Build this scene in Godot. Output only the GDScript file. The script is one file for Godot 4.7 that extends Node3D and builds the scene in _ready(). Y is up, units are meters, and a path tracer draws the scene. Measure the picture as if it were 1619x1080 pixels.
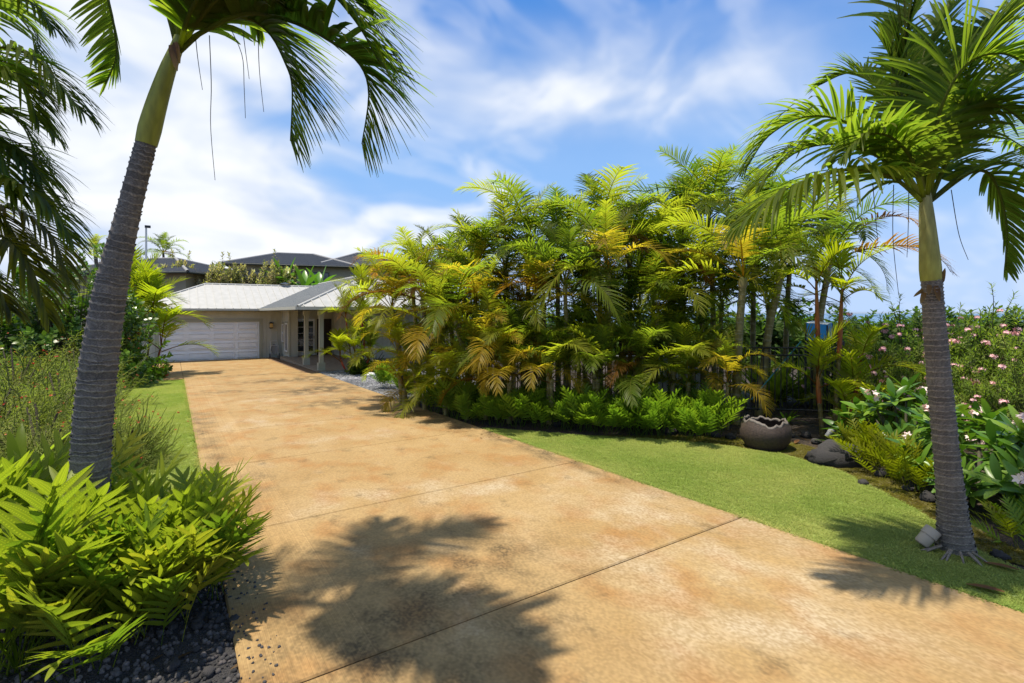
extends Node3D
# A Hawaiian driveway: camera, sky and sun first, then setting, house, palms, shrubs, small things.

const F := 810.0          # focal length in pixels of the 1619 px wide photograph
const HZ := 495.0         # row of the horizon
const EYE := 2.1
const SLOPE := 0.0165     # the drive falls gently away from the camera
var yaw := deg_to_rad(33.5)
var fwd := Vector3(sin(yaw), 0, -cos(yaw))
var rgt := Vector3(cos(yaw), 0, sin(yaw))
var rng := RandomNumberGenerator.new()
var M := {}
var used := {}

class MB:
	var v := PackedVector3Array()
	var n := PackedVector3Array()
	var uv := PackedVector2Array()
	var c := PackedColorArray()
	var ix := PackedInt32Array()
	func vert(p: Vector3, nn: Vector3, col: Color = Color.WHITE, t: Vector2 = Vector2.ZERO) -> int:
		v.push_back(p); n.push_back(nn); c.push_back(col); uv.push_back(t)
		return v.size() - 1
	func tri(a: int, b: int, d: int) -> void:
		var g := (v[d] - v[a]).cross(v[b] - v[a])
		if g.dot(n[a] + n[b] + n[d]) < 0.0:
			ix.push_back(a); ix.push_back(d); ix.push_back(b)
		else:
			ix.push_back(a); ix.push_back(b); ix.push_back(d)
	func quad(a: int, b: int, d: int, e: int) -> void:
		tri(a, b, d); tri(a, d, e)
	func face(p: Array, col: Color = Color.WHITE, out: Vector3 = Vector3.ZERO) -> void:   # a flat polygon (convex)
		var nn: Vector3 = (p[2] - p[0]).cross(p[1] - p[0]).normalized()
		if out != Vector3.ZERO and nn.dot(out) < 0: nn = -nn
		var f := v.size()
		for q in p: vert(q, nn, col, Vector2(q.x, q.z))
		for i in range(1, p.size() - 1): tri(f, f + i, f + i + 1)
	func box(lo: Vector3, hi: Vector3, col: Color = Color.WHITE) -> void:
		var m := (lo + hi) / 2
		for ax in 3:
			for s in [-1.0, 1.0]:
				var q := []
				for k in [[-1, -1], [1, -1], [1, 1], [-1, 1]]:
					var d := Vector3.ZERO
					d[ax] = s; d[(ax + 1) % 3] = k[0]; d[(ax + 2) % 3] = k[1]
					q.append(m + d * (hi - lo) / 2)
				var o := Vector3.ZERO
				o[ax] = s
				face(q, col, o)
	func tube(pts: PackedVector3Array, r0: float, r1: float, sides: int, col: Color, col1: Color) -> void:
		var f := v.size()
		var ref := Vector3(0.31, 0.2, 0.93)
		var m := pts.size()
		for i in m:
			var t := (pts[mini(i + 1, m - 1)] - pts[maxi(i - 1, 0)]).normalized()
			var a := t.cross(ref).normalized()
			var b := t.cross(a)
			var s := float(i) / (m - 1)
			var r := lerpf(r0, r1, s)
			for k in sides:
				var o := a * cos(TAU * k / sides) + b * sin(TAU * k / sides)
				vert(pts[i] + o * r, o, col.lerp(col1, s), Vector2(float(k) / sides, s))
		for i in m - 1:
			for k in sides:
				var k2 := (k + 1) % sides
				quad(f + i * sides + k, f + i * sides + k2, f + (i + 1) * sides + k2, f + (i + 1) * sides + k)
	# a narrow leaf that bends down along its length; folded along its midrib when fold > 0
	func blade(p: Vector3, d: Vector3, up: Vector3, length: float, w: float, droop: float, segs: int, fold: float, c0: Color, c1: Color, blunt: float, round_: bool) -> void:
		var f := v.size()
		d = d.normalized()
		for i in segs + 1:
			var s := float(i) / segs
			var side := d.cross(up)
			if side.length_squared() < 1e-5: side = d.cross(Vector3(0.7, 0.1, 0.7))
			side = side.normalized()
			var nn := side.cross(d).normalized()
			var ww: float
			if round_: ww = w * maxf(0.06, pow(sin(PI * clampf(0.06 + 0.9 * s, 0, 1)), 0.8))
			else: ww = w * (minf(1.0, 0.5 + s * 2.2) * pow(1.0 - s, 0.55) + blunt * s)
			var col := c0.lerp(c1, s * s)
			if fold > 0.0:
				vert(p + side * ww, (nn - side * fold).normalized(), col, Vector2(0, s))
				vert(p - nn * ww * fold, nn, col, Vector2(0.5, s))
				vert(p - side * ww, (nn + side * fold).normalized(), col, Vector2(1, s))
			else:
				vert(p + side * ww, nn, col, Vector2(0, s)); vert(p - side * ww, nn, col, Vector2(1, s))
			d = (d + Vector3(0, -droop / segs, 0)).normalized()
			p += d * length / segs
		var st := 3 if fold > 0.0 else 2
		for i in segs:
			var a := f + i * st
			quad(a, a + 1, a + st + 1, a + st)
			if st == 3: quad(a + 1, a + 2, a + 5, a + 4)
	func mesh() -> ArrayMesh:
		var am := ArrayMesh.new()
		var a := []
		a.resize(Mesh.ARRAY_MAX)
		a[Mesh.ARRAY_VERTEX] = v; a[Mesh.ARRAY_NORMAL] = n; a[Mesh.ARRAY_COLOR] = c; a[Mesh.ARRAY_TEX_UV] = uv; a[Mesh.ARRAY_INDEX] = ix
		am.add_surface_from_arrays(Mesh.PRIMITIVE_TRIANGLES, a)
		return am

# ---------- places ----------
func ray(px: float, py: float) -> Vector3:
	return fwd + rgt * ((px - 809.5) / F) + Vector3(0, (HZ - py) / F, 0)
func at(px: float, py: float, t: float) -> Vector3:      # the point at depth t metres
	return Vector3(0, EYE, 0) + ray(px, py) * t
func gy(_x: float, z: float) -> float:
	return SLOPE * clampf(z, -45.0, 6.0)
func gp(px: float, py: float) -> Vector3:               # the point of the ground under a pixel
	var d := ray(px, py)
	return Vector3(0, EYE, 0) + d * (EYE / (SLOPE * d.z - d.y))
func under(px: float, t: float) -> Vector3:             # the ground at depth t in that direction
	var p := at(px, HZ, t)
	p.y = gy(p.x, p.z)
	return p
func on_ground(x: float, z: float, up: float = 0.0) -> Vector3:
	return Vector3(x, gy(x, z) + up, z)

# ---------- nodes ----------
func numbered(called: String) -> String:
	used[called] = used.get(called, -1) + 1
	return called if used[called] == 0 else "%s_%03d" % [called, used[called]]
func tag(o: Node, label: String, category: String, group := "", kind := "") -> void:
	if label: o.set_meta("label", label)
	if category: o.set_meta("category", category)
	if group: o.set_meta("group", group)
	if kind: o.set_meta("kind", kind)
func thing(called: String, p: Vector3, label: String, category: String, group := "", turn := 0.0) -> Node3D:
	var o := Node3D.new()
	o.name = numbered(called)
	add_child(o)
	o.position = p; o.rotation.y = turn
	tag(o, label, category, group)
	return o
func where(o: Node) -> Transform3D:
	var t := Transform3D.IDENTITY
	while o is Node3D and o != self:
		t = o.transform * t
		o = o.get_parent()
	return t
# a named mesh placed by its transform in the world
func part(called: String, m: Mesh, mat: Material, parent: Node, world := Transform3D.IDENTITY) -> MeshInstance3D:
	var o := MeshInstance3D.new()
	o.mesh = m
	o.material_override = mat
	if parent == self:
		o.name = numbered(called)
		add_child(o)
		o.transform = world
	else:
		o.name = called
		o.transform = where(parent).affine_inverse() * world
		parent.add_child(o, true)
	return o
# a mesh in its parent's own axes
func local(called: String, m: Mesh, mat: Material, parent: Node, t := Transform3D.IDENTITY) -> MeshInstance3D:
	var o := MeshInstance3D.new()
	o.mesh = m
	o.material_override = mat
	o.name = called
	o.transform = t
	parent.add_child(o, true)
	return o
func structure(called: String, m: Mesh, mat: Material) -> MeshInstance3D:
	var o := part(called, m, mat, self)
	o.set_meta("kind", "structure")
	return o
func boxm(x0: float, x1: float, y0: float, y1: float, z0: float, z1: float) -> ArrayMesh:
	var b := MB.new()
	b.box(Vector3(minf(x0, x1), minf(y0, y1), minf(z0, z1)), Vector3(maxf(x0, x1), maxf(y0, y1), maxf(z0, z1)))
	return b.mesh()
func rnd(a: float, b: float) -> float: return rng.randf_range(a, b)
func shade(c: Color, by: float) -> Color:
	var k := 1.0 + rnd(-by, by)
	return Color(c.r * k * (1.0 + rnd(-by, by) * 0.35), c.g * k, c.b * k)
func basis_to(d: Vector3, up := Vector3.UP) -> Basis:    # x along d
	var x := d.normalized()
	var z := x.cross(up)
	if z.length() < 1e-4: z = x.cross(Vector3(1, 0, 0.3))
	z = z.normalized()
	return Basis(x, z.cross(x), z)

# ---------- materials ----------
func noise(freq: float, seed_: int, oct := 4, type := FastNoiseLite.TYPE_SIMPLEX_SMOOTH) -> FastNoiseLite:
	var f := FastNoiseLite.new()
	f.noise_type = type; f.seed = seed_; f.frequency = freq; f.fractal_octaves = oct
	return f
func noise_tex(freq: float, seed_: int, lo: Color, hi: Color, size := 512, oct := 5, mid := -1.0, as_normal := false, bump := 4.0) -> NoiseTexture2D:
	var t := NoiseTexture2D.new()
	t.width = size; t.height = size; t.seamless = true; t.normalize = true
	t.noise = noise(freq, seed_, oct)
	if as_normal:
		t.as_normal_map = true; t.bump_strength = bump
		return t
	var g := Gradient.new()
	g.set_color(0, lo); g.set_color(1, hi)
	if mid > 0: g.add_point(mid, lo.lerp(hi, 0.25))
	t.color_ramp = g
	return t
func lin(r: float, g: float, b: float) -> Color: return Color(r, g, b).linear_to_srgb()
func mat(c: Color, rough := 0.8) -> StandardMaterial3D:
	var m := StandardMaterial3D.new()
	m.albedo_color = c; m.roughness = rough
	return m
func textured(tex: Texture2D, rough: float, scale: Vector3, normal: Texture2D = null, nscale := 1.0, world := true) -> StandardMaterial3D:
	var m := mat(Color.WHITE, rough)
	m.albedo_texture = tex
	m.uv1_triplanar = true; m.uv1_world_triplanar = world; m.uv1_scale = scale
	if normal:
		m.normal_enabled = true; m.normal_texture = normal; m.normal_scale = nscale
	return m
func leaf_mat(rough: float, through: Color, tex: Texture2D = null) -> StandardMaterial3D:
	var m := mat(Color.WHITE, rough)
	m.vertex_color_use_as_albedo = true
	m.cull_mode = BaseMaterial3D.CULL_DISABLED
	m.backlight_enabled = true; m.backlight = through
	m.metallic_specular = 0.4
	if tex: m.albedo_texture = tex
	return m
func make_materials() -> void:
	M.leaf = leaf_mat(0.42, Color(1.2, 1.25, 0.8))
	M.gloss_leaf = leaf_mat(0.3, Color(0.85, 0.9, 0.55))
	M.dull_leaf = leaf_mat(0.6, Color(1.05, 1.1, 0.7))
	var dots := Image.create(64, 1024, false, Image.FORMAT_RGB8)     # rows of pale spore dots beside the midrib of a fern lobe
	dots.fill(Color(0.80, 0.83, 0.74))
	dots.fill_rect(Rect2i(30, 0, 4, 1024), Color(0.95, 0.95, 0.8))
	for i in 22:
		for s in [13 + (i % 3), 46 - (i % 2)]:
			var cy := 20 + i * 46 + (8 if s > 32 else 0)
			for y in range(-10, 11):
				for x in range(-5, 6):
					if x * x / 25.0 + y * y / 100.0 <= 1.0 and cy + y < 1024: dots.set_pixel(s + x, cy + y, Color(1, 0.99, 0.86))
	M.fern = leaf_mat(0.45, Color(1.05, 1.1, 0.75), ImageTexture.create_from_image(dots))
	M.bark = textured(noise_tex(0.03, 5, Color(0.38, 0.36, 0.35), Color(1, 0.98, 0.95), 512, 5), 0.9, Vector3(3.5, 11.0, 3.5), noise_tex(0.03, 6, Color.BLACK, Color.WHITE, 512, 5, -1, true, 6.0), 1.0, false)
	M.bark.vertex_color_use_as_albedo = true
	M.cane = textured(noise_tex(0.01, 8, Color(0.75, 0.75, 0.7), Color(1, 1, 1), 256, 4), 0.6, Vector3(6, 1.5, 6), null, 1, false)
	M.cane.vertex_color_use_as_albedo = true
	M.soil = textured(noise_tex(0.02, 11, lin(0.02, 0.014, 0.01), lin(0.115, 0.08, 0.05), 1024, 6, 0.6), 0.95, Vector3(0.9, 0.9, 0.9), noise_tex(0.03, 12, Color.BLACK, Color.WHITE, 512, 5, -1, true, 10.0), 1.2)
	M.moss = textured(noise_tex(0.02, 13, lin(0.05, 0.04, 0.018), lin(0.20, 0.19, 0.035), 1024, 6), 0.95, Vector3(0.8, 0.8, 0.8), noise_tex(0.03, 12, Color.BLACK, Color.WHITE, 512, 5, -1, true, 10.0), 1.0)
	M.turf = textured(noise_tex(0.012, 15, lin(0.20, 0.26, 0.065), lin(0.30, 0.34, 0.10), 512, 5), 0.95, Vector3(0.5, 0.5, 0.5))
	M.gravel_bed = textured(noise_tex(0.06, 17, lin(0.05, 0.052, 0.058), lin(0.26, 0.26, 0.27), 1024, 4), 0.95, Vector3(0.8, 0.8, 0.8), noise_tex(0.06, 18, Color.BLACK, Color.WHITE, 512, 4, -1, true, 12.0), 1.3)
	M.cinder_bed = textured(noise_tex(0.05, 19, lin(0.012, 0.012, 0.013), lin(0.06, 0.055, 0.055), 1024, 4), 0.95, Vector3(1.2, 1.2, 1.2), noise_tex(0.06, 18, Color.BLACK, Color.WHITE, 512, 4, -1, true, 12.0), 1.3)
	M.lava = textured(noise_tex(0.03, 21, lin(0.018, 0.017, 0.018), lin(0.13, 0.12, 0.115), 512, 5, 0.6), 0.92, Vector3(3, 3, 3), noise_tex(0.05, 22, Color.BLACK, Color.WHITE, 512, 5, -1, true, 12.0), 1.4, false)
	M.stone = mat(Color.WHITE, 0.9); M.stone.vertex_color_use_as_albedo = true
	M.grass = leaf_mat(0.75, Color(1.0, 1.05, 0.7)); M.grass.metallic_specular = 0.15
	M.siding = textured(noise_tex(0.01, 31, lin(0.44, 0.435, 0.36), lin(0.51, 0.50, 0.42), 256, 4), 0.75, Vector3(0.7, 0.25, 0.7))
	M.trim = mat(lin(0.33, 0.325, 0.25), 0.7)
	M.dark_trim = mat(lin(0.05, 0.055, 0.045), 0.6)
	M.white_trim = mat(lin(0.74, 0.75, 0.75), 0.45)
	M.door_white = textured(noise_tex(0.01, 33, lin(0.78, 0.79, 0.81), lin(0.84, 0.85, 0.86), 256, 3), 0.4, Vector3(0.4, 0.4, 0.4))
	M.metal_roof = textured(noise_tex(0.012, 35, lin(0.32, 0.32, 0.295), lin(0.42, 0.41, 0.385), 512, 5), 0.42, Vector3(0.35, 0.35, 0.35))
	M.seam = mat(lin(0.36, 0.36, 0.34), 0.5)
	M.gutter = mat(lin(0.42, 0.42, 0.36), 0.5)
	M.soffit = mat(lin(0.45, 0.45, 0.38), 0.8)
	M.glass = mat(Color(0.02, 0.025, 0.03), 0.06); M.glass.metallic_specular = 0.8
	M.pane = mat(Color(0.55, 0.6, 0.62, 0.28), 0.03); M.pane.transparency = BaseMaterial3D.TRANSPARENCY_ALPHA
	M.brown_door = mat(lin(0.035, 0.022, 0.014), 0.5)
	M.porch = textured(noise_tex(0.015, 37, lin(0.20, 0.15, 0.10), lin(0.34, 0.27, 0.19), 512, 5), 0.8, Vector3(0.5, 0.5, 0.5))
	M.strip = textured(noise_tex(0.02, 39, lin(0.10, 0.055, 0.025), lin(0.19, 0.11, 0.05), 512, 5), 0.85, Vector3(0.6, 0.6, 0.6))
	M.black_metal = mat(lin(0.012, 0.012, 0.013), 0.4)
	M.tile_roof = textured(noise_tex(0.03, 41, lin(0.15, 0.15, 0.155), lin(0.28, 0.28, 0.285), 512, 4), 0.75, Vector3(0.4, 0.8, 0.4))
	M.beige_wall = textured(noise_tex(0.01, 43, lin(0.30, 0.255, 0.165), lin(0.35, 0.30, 0.20), 256, 3), 0.85, Vector3(0.3, 0.3, 0.3))
	M.pale_wall = textured(noise_tex(0.01, 45, lin(0.40, 0.41, 0.42), lin(0.52, 0.52, 0.52), 256, 3), 0.8, Vector3(0.3, 0.3, 0.3))
	M.clay = textured(noise_tex(0.02, 47, lin(0.02, 0.013, 0.01), lin(0.075, 0.048, 0.035), 512, 5), 0.72, Vector3(2, 2, 2), noise_tex(0.05, 48, Color.BLACK, Color.WHITE, 256, 4, -1, true, 3.0), 0.6, false)
	M.rim = textured(noise_tex(0.05, 49, lin(0.05, 0.043, 0.038), lin(0.17, 0.145, 0.125), 256, 4), 0.7, Vector3(3, 3, 3), null, 1, false)
	M.tan = mat(lin(0.33, 0.28, 0.22), 0.6)
	M.grey_plastic = mat(lin(0.22, 0.23, 0.24), 0.5)
	M.pale_plastic = mat(lin(0.55, 0.55, 0.52), 0.5)
	M.blue_cloth = mat(lin(0.02, 0.24, 0.55), 0.7)
	M.teal = mat(lin(0.03, 0.22, 0.25), 0.4)
	M.amber = mat(lin(0.65, 0.42, 0.14), 0.25)
	M.flower = leaf_mat(0.5, Color(0.6, 0.5, 0.5))
	M.thread = mat(lin(0.03, 0.028, 0.02), 0.8)
	M.sea = textured(noise_tex(0.02, 63, lin(0.05, 0.12, 0.2), lin(0.07, 0.15, 0.24), 256, 4), 0.22, Vector3(0.05, 0.05, 0.05), noise_tex(0.05, 64, Color.BLACK, Color.WHITE, 256, 4, -1, true, 4.0), 0.6)
	M.joint = mat(lin(0.03, 0.024, 0.016), 0.95)

# ---------- sky ----------
func sky_image() -> Image:
	var w := 1536
	var h := 768
	var im := Image.create(w, h, false, Image.FORMAT_RGBF)
	var big := noise(0.85, 3, 4)
	var mid := noise(1.9, 7, 5)
	var fine := noise(5.0, 9, 4)
	var warp := noise(1.2, 15, 3)
	var span := noise(0.55, 29, 2)
	for j in h:
		var el := PI / 2 - PI * (j + 0.5) / h
		if el < -0.05:
			for i in w: im.set_pixel(i, j, Color(0.20, 0.23, 0.26))
			continue
		var sy := sin(maxf(el, 0.0))
		var e := rad_to_deg(el)
		var k := 1.0 / (sy + 0.30)
		# clear air, from the pale horizon to the deep blue overhead
		var air := Color(0.30, 0.40, 0.58).lerp(Color(0.17, 0.31, 0.55), smoothstep(0.03, 0.25, sy)).lerp(Color(0.038, 0.155, 0.43), smoothstep(0.22, 0.52, sy))
		air = air.lerp(Color(0.04, 0.15, 0.42), smoothstep(0.5, 1.0, sy))
		for i in w:
			var a := TAU * (i + 0.5) / w
			var az := wrapf(rad_to_deg(a) - 33.5, -180, 180)
			var x := sin(a) * k
			var z := -cos(a) * k
			var wx := warp.get_noise_3d(x, z, 3.0) * 0.35
			var b := big.get_noise_3d(x + wx, z - wx, sy * 1.5)
			var d := mid.get_noise_3d(x + wx, z, sy * 2.5)
			# banks of cloud alternate with clear sky round the whole horizon
			var bank := lerpf(1.10 * exp(-pow((az + 45.0) / 44.0, 2.0)) - 0.40, 0.12 + 0.9 * span.get_noise_2d(x, z), smoothstep(70.0, 115.0, absf(az)))
			bank -= 0.45 * smoothstep(22.0 + az * 0.1, 34.0, e) * smoothstep(75.0, 40.0, e)
			var streak := exp(-pow((e - 23.5 - 0.02 * az) / 4.4, 2.0)) * exp(-pow((az - 6.0) / 26.0, 2.0))
			var cover := smoothstep(-0.12, 0.55, bank + b * 0.75 + d * 0.42)
			cover = maxf(cover, clampf(streak * (0.95 + d * 0.9 + b * 0.4), 0, 1) * 0.92)
			var wisp := fine.get_noise_3d(x * 0.6 + wx, z * 1.4, 1.0)
			cover = clampf(cover + 0.22 * smoothstep(-0.1, 0.6, wisp + d * 0.7) * (1.0 - cover), 0.0, 0.985)
			var body := clampf(0.56 + d * 1.1 + b * 0.5 + wisp * 0.3, 0.0, 1.0)
			var cl := Color(0.385, 0.44, 0.54).lerp(Color(0.575, 0.59, 0.615), body)
			im.set_pixel(i, j, air.lerp(cl, cover))
	return im

# ---------- ground ----------
func sheet(poly: PackedVector2Array, lift: float) -> ArrayMesh:
	var b := MB.new()
	for p in poly: b.vert(on_ground(p.x, p.y, lift), Vector3(0, 1, -SLOPE).normalized(), Color.WHITE, p)
	var t := Geometry2D.triangulate_polygon(poly)
	for i in range(0, t.size(), 3): b.tri(t[i], t[i + 1], t[i + 2])
	return b.mesh()
func wavy(pts: Array, amount: float, seed_: int) -> PackedVector2Array:   # a polyline with an uneven edge
	var out := PackedVector2Array()
	var f := noise(1.7, seed_, 3)
	for i in pts.size():
		var a: Vector2 = pts[i]
		var b: Vector2 = pts[(i + 1) % pts.size()]
		var m := maxi(1, int(a.distance_to(b) / 0.12))
		if m > 200: m = 1
		for k in m:
			var p := a.lerp(b, float(k) / m)
			var nn := (b - a).orthogonal().normalized()
			out.push_back(p + nn * f.get_noise_2d(p.x * 3.0, p.y * 3.0) * amount)
	return out
func concrete_image() -> Image:
	# covers x -1.5..5.5, z -33.5..2.5: stained, rust-tinted concrete with worn pale patches and dark patches of mildew mixed with painted palm shadow
	var w := 512
	var h := 2048
	var big := noise(0.012, 51, 4).get_image(w, h, false, false, true).get_data()
	var rust := noise(0.02, 52, 5).get_image(w, h, false, false, true).get_data()
	var pale := noise(0.017, 53, 6).get_image(w, h, false, false, true).get_data()
	var grime := noise(0.03, 54, 6).get_image(w, h, false, false, true).get_data()
	rng.seed = 55
	var out := PackedByteArray()
	out.resize(w * h * 3)
	# dark patches, part mildew, part palm shadow painted into the colour: [x, z, radius along x, radius along z, strength]
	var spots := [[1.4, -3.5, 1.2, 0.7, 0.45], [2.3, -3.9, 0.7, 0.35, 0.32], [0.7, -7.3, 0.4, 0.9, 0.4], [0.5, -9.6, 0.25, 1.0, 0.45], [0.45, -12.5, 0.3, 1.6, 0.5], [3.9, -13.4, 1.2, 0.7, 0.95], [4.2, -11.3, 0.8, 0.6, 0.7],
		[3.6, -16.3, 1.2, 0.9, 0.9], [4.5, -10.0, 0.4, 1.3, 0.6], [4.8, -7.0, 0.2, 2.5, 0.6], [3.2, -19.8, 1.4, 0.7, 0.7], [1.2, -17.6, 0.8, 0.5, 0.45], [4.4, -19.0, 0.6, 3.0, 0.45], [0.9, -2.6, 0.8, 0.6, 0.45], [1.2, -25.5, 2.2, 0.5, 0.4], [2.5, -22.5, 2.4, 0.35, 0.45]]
	var wears := [[4.0, -3.4, 1.0, 0.9, 0.9], [3.3, -5.4, 1.0, 0.35, 0.8], [2.1, -6.0, 0.9, 0.3, 0.6], [3.6, -2.0, 0.9, 0.7, 0.8], [2.8, -9.3, 1.2, 0.5, 0.5], [1.6, -11.8, 1.0, 0.8, 0.5], [2.4, -15.0, 1.2, 0.8, 0.5], [4.4, -5.0, 0.5, 0.8, 0.4]]
	for j in h:
		var z := -33.5 + 36.0 * (j + 0.5) / h
		var row_spots := []
		var row_wears := []
		for s in spots:
			var q: float = (z - s[1]) / s[3]
			if absf(q) < 2.2: row_spots.append([s[0], s[2], s[4] * exp(-q * q)])
		for s in wears:
			var q: float = (z - s[1]) / s[3]
			if absf(q) < 2.2: row_wears.append([s[0], s[2], s[4] * exp(-q * q)])
		for i in w:
			var x := -1.5 + 7.0 * (i + 0.5) / w
			var o := j * w + i
			var g := grime[o] / 255.0
			var p := pale[o] / 255.0
			var r := rust[o] / 255.0
			var n := rng.randf()
			var wear := clampf((p - 0.68) * 1.0, 0.0, 0.25)
			for s in row_wears:
				var q: float = (x - s[0]) / s[1]
				wear += s[2] * exp(-q * q) * clampf((p - 0.28) * 2.2, 0, 1)
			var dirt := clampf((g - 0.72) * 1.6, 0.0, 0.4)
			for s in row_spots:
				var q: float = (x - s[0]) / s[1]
				dirt += s[2] * exp(-q * q) * clampf((g - 0.22) * 2.4, 0, 1)  # patches add mildew and painted shadow to the random grime
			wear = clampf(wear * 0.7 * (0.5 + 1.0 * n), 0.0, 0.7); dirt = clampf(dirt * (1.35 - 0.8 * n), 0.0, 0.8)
			var bb := big[o] / 255.0
			var cr := lerpf(0.375, 0.455, bb)
			var cg := lerpf(0.24, 0.32, bb)
			var cb := lerpf(0.095, 0.15, bb)
			var rr := clampf((r - 0.5) * 1.7, 0.0, 0.65)
			cr = lerpf(cr, 0.37, rr); cg = lerpf(cg, 0.185, rr); cb = lerpf(cb, 0.058, rr)
			cr = lerpf(cr, 0.54, wear); cg = lerpf(cg, 0.46, wear); cb = lerpf(cb, 0.33, wear)
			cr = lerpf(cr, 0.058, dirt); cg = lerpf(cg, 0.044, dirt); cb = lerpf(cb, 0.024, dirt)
			var k := 0.84 + 0.32 * n
			out[o * 3] = int(255.0 * pow(clampf(cr * k, 0, 1), 0.4545))
			out[o * 3 + 1] = int(255.0 * pow(clampf(cg * k, 0, 1), 0.4545))
			out[o * 3 + 2] = int(255.0 * pow(clampf(cb * k, 0, 1), 0.4545))
	return Image.create_from_data(w, h, false, Image.FORMAT_RGB8, out)
func slab_mesh(x0: float, x1: float, z0: float, z1: float) -> ArrayMesh:
	var b := MB.new()
	var e := 0.012
	var o := []
	for k in [[x0, z0, 1, 1], [x1, z0, -1, 1], [x1, z1, -1, -1], [x0, z1, 1, -1]]:
		o.append([on_ground(k[0] + e * k[2], k[1] + e * k[3], 0.030), on_ground(k[0], k[1], 0.020), on_ground(k[0], k[1], -0.08)])
	b.face([o[0][0], o[1][0], o[2][0], o[3][0]], Color.WHITE, Vector3.UP)
	var mid: Vector3 = (o[0][1] + o[2][1]) / 2
	for k in 4:
		var q := (k + 1) % 4
		for r in 2:
			var out: Vector3 = (o[k][1] + o[q][1]) / 2 - mid
			b.face([o[k][r], o[q][r], o[q][r + 1], o[k][r + 1]], Color.WHITE, out + Vector3(0, 2 if r == 0 else 0, 0))
	for i in b.uv.size(): b.uv[i] = Vector2((b.v[i].x + 1.5) / 7.0, (b.v[i].z + 33.5) / 36.0)
	return b.mesh()
func tuft_mesh(blades: int, hgt: float, spread: float, seed_: int) -> ArrayMesh:
	rng.seed = seed_
	var b := MB.new()
	for i in blades:
		var a := rnd(0, TAU)
		var p := Vector3(rnd(-spread, spread), 0, rnd(-spread, spread))
		var c := shade(Color(1, 1, 1), 0.22)
		b.blade(p, Vector3(cos(a) * rnd(0.8, 2.8), 1, sin(a) * rnd(0.8, 2.8)), Vector3(0, 1, 0), hgt * rnd(0.6, 1.2), 0.0042, rnd(0.1, 0.8), 2, 0.0, c, c, 0.0, false)
	return b.mesh()
func scatter(called: String, mesh: Mesh, material: Material, poly: PackedVector2Array, n: int, c0: Color, c1: Color, s0: float, s1: float, lift: float, label: String, category: String, seed_: int, patch := 0.6) -> MultiMeshInstance3D:
	rng.seed = seed_
	var lo := poly[0]
	var hi := poly[0]
	for p in poly:
		lo = lo.min(p); hi = hi.max(p)
	var f := noise(patch, seed_, 3)
	var places := []
	var guard := 0
	while places.size() < n and guard < n * 12:
		guard += 1
		var p := Vector2(rnd(lo.x, hi.x), rnd(lo.y, hi.y))
		if Geometry2D.is_point_in_polygon(p, poly): places.append(p)
	var mm := MultiMesh.new()
	mm.transform_format = MultiMesh.TRANSFORM_3D
	mm.use_colors = true
	mm.mesh = mesh
	mm.instance_count = places.size()
	for i in places.size():
		var p: Vector2 = places[i]
		var b := Basis(Vector3.UP, rnd(0, TAU)).scaled(Vector3.ONE * rnd(s0, s1))
		mm.set_instance_transform(i, Transform3D(b, on_ground(p.x, p.y, lift)))
		mm.set_instance_color(i, shade(c0.lerp(c1, clampf(0.5 + f.get_noise_2d(p.x, p.y) * 0.9 + rnd(-0.25, 0.25), 0, 1)), 0.12))
	var o := MultiMeshInstance3D.new()
	o.multimesh = mm
	o.material_override = material
	o.name = numbered(called)
	add_child(o)
	tag(o, label, category, "", "stuff")
	return o
func rock_mesh(seed_: int, rough: float, rings := 9) -> ArrayMesh:
	var s := SphereMesh.new()
	s.radius = 1.0; s.height = 2.0; s.radial_segments = rings * 2; s.rings = rings
	var a := s.get_mesh_arrays()
	var f := noise(0.9, seed_, 4)
	var src: PackedVector3Array = a[Mesh.ARRAY_VERTEX]
	var ixs: PackedInt32Array = a[Mesh.ARRAY_INDEX]
	var b := MB.new()
	for p in src:
		var q := p * (1.0 + rough * f.get_noise_3dv(p * 1.3))
		q = q.snapped(Vector3.ONE * 0.02)
		b.vert(q, p.normalized())
	for i in range(0, ixs.size(), 3): b.tri(ixs[i], ixs[i + 1], ixs[i + 2])
	return b.mesh()

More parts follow.
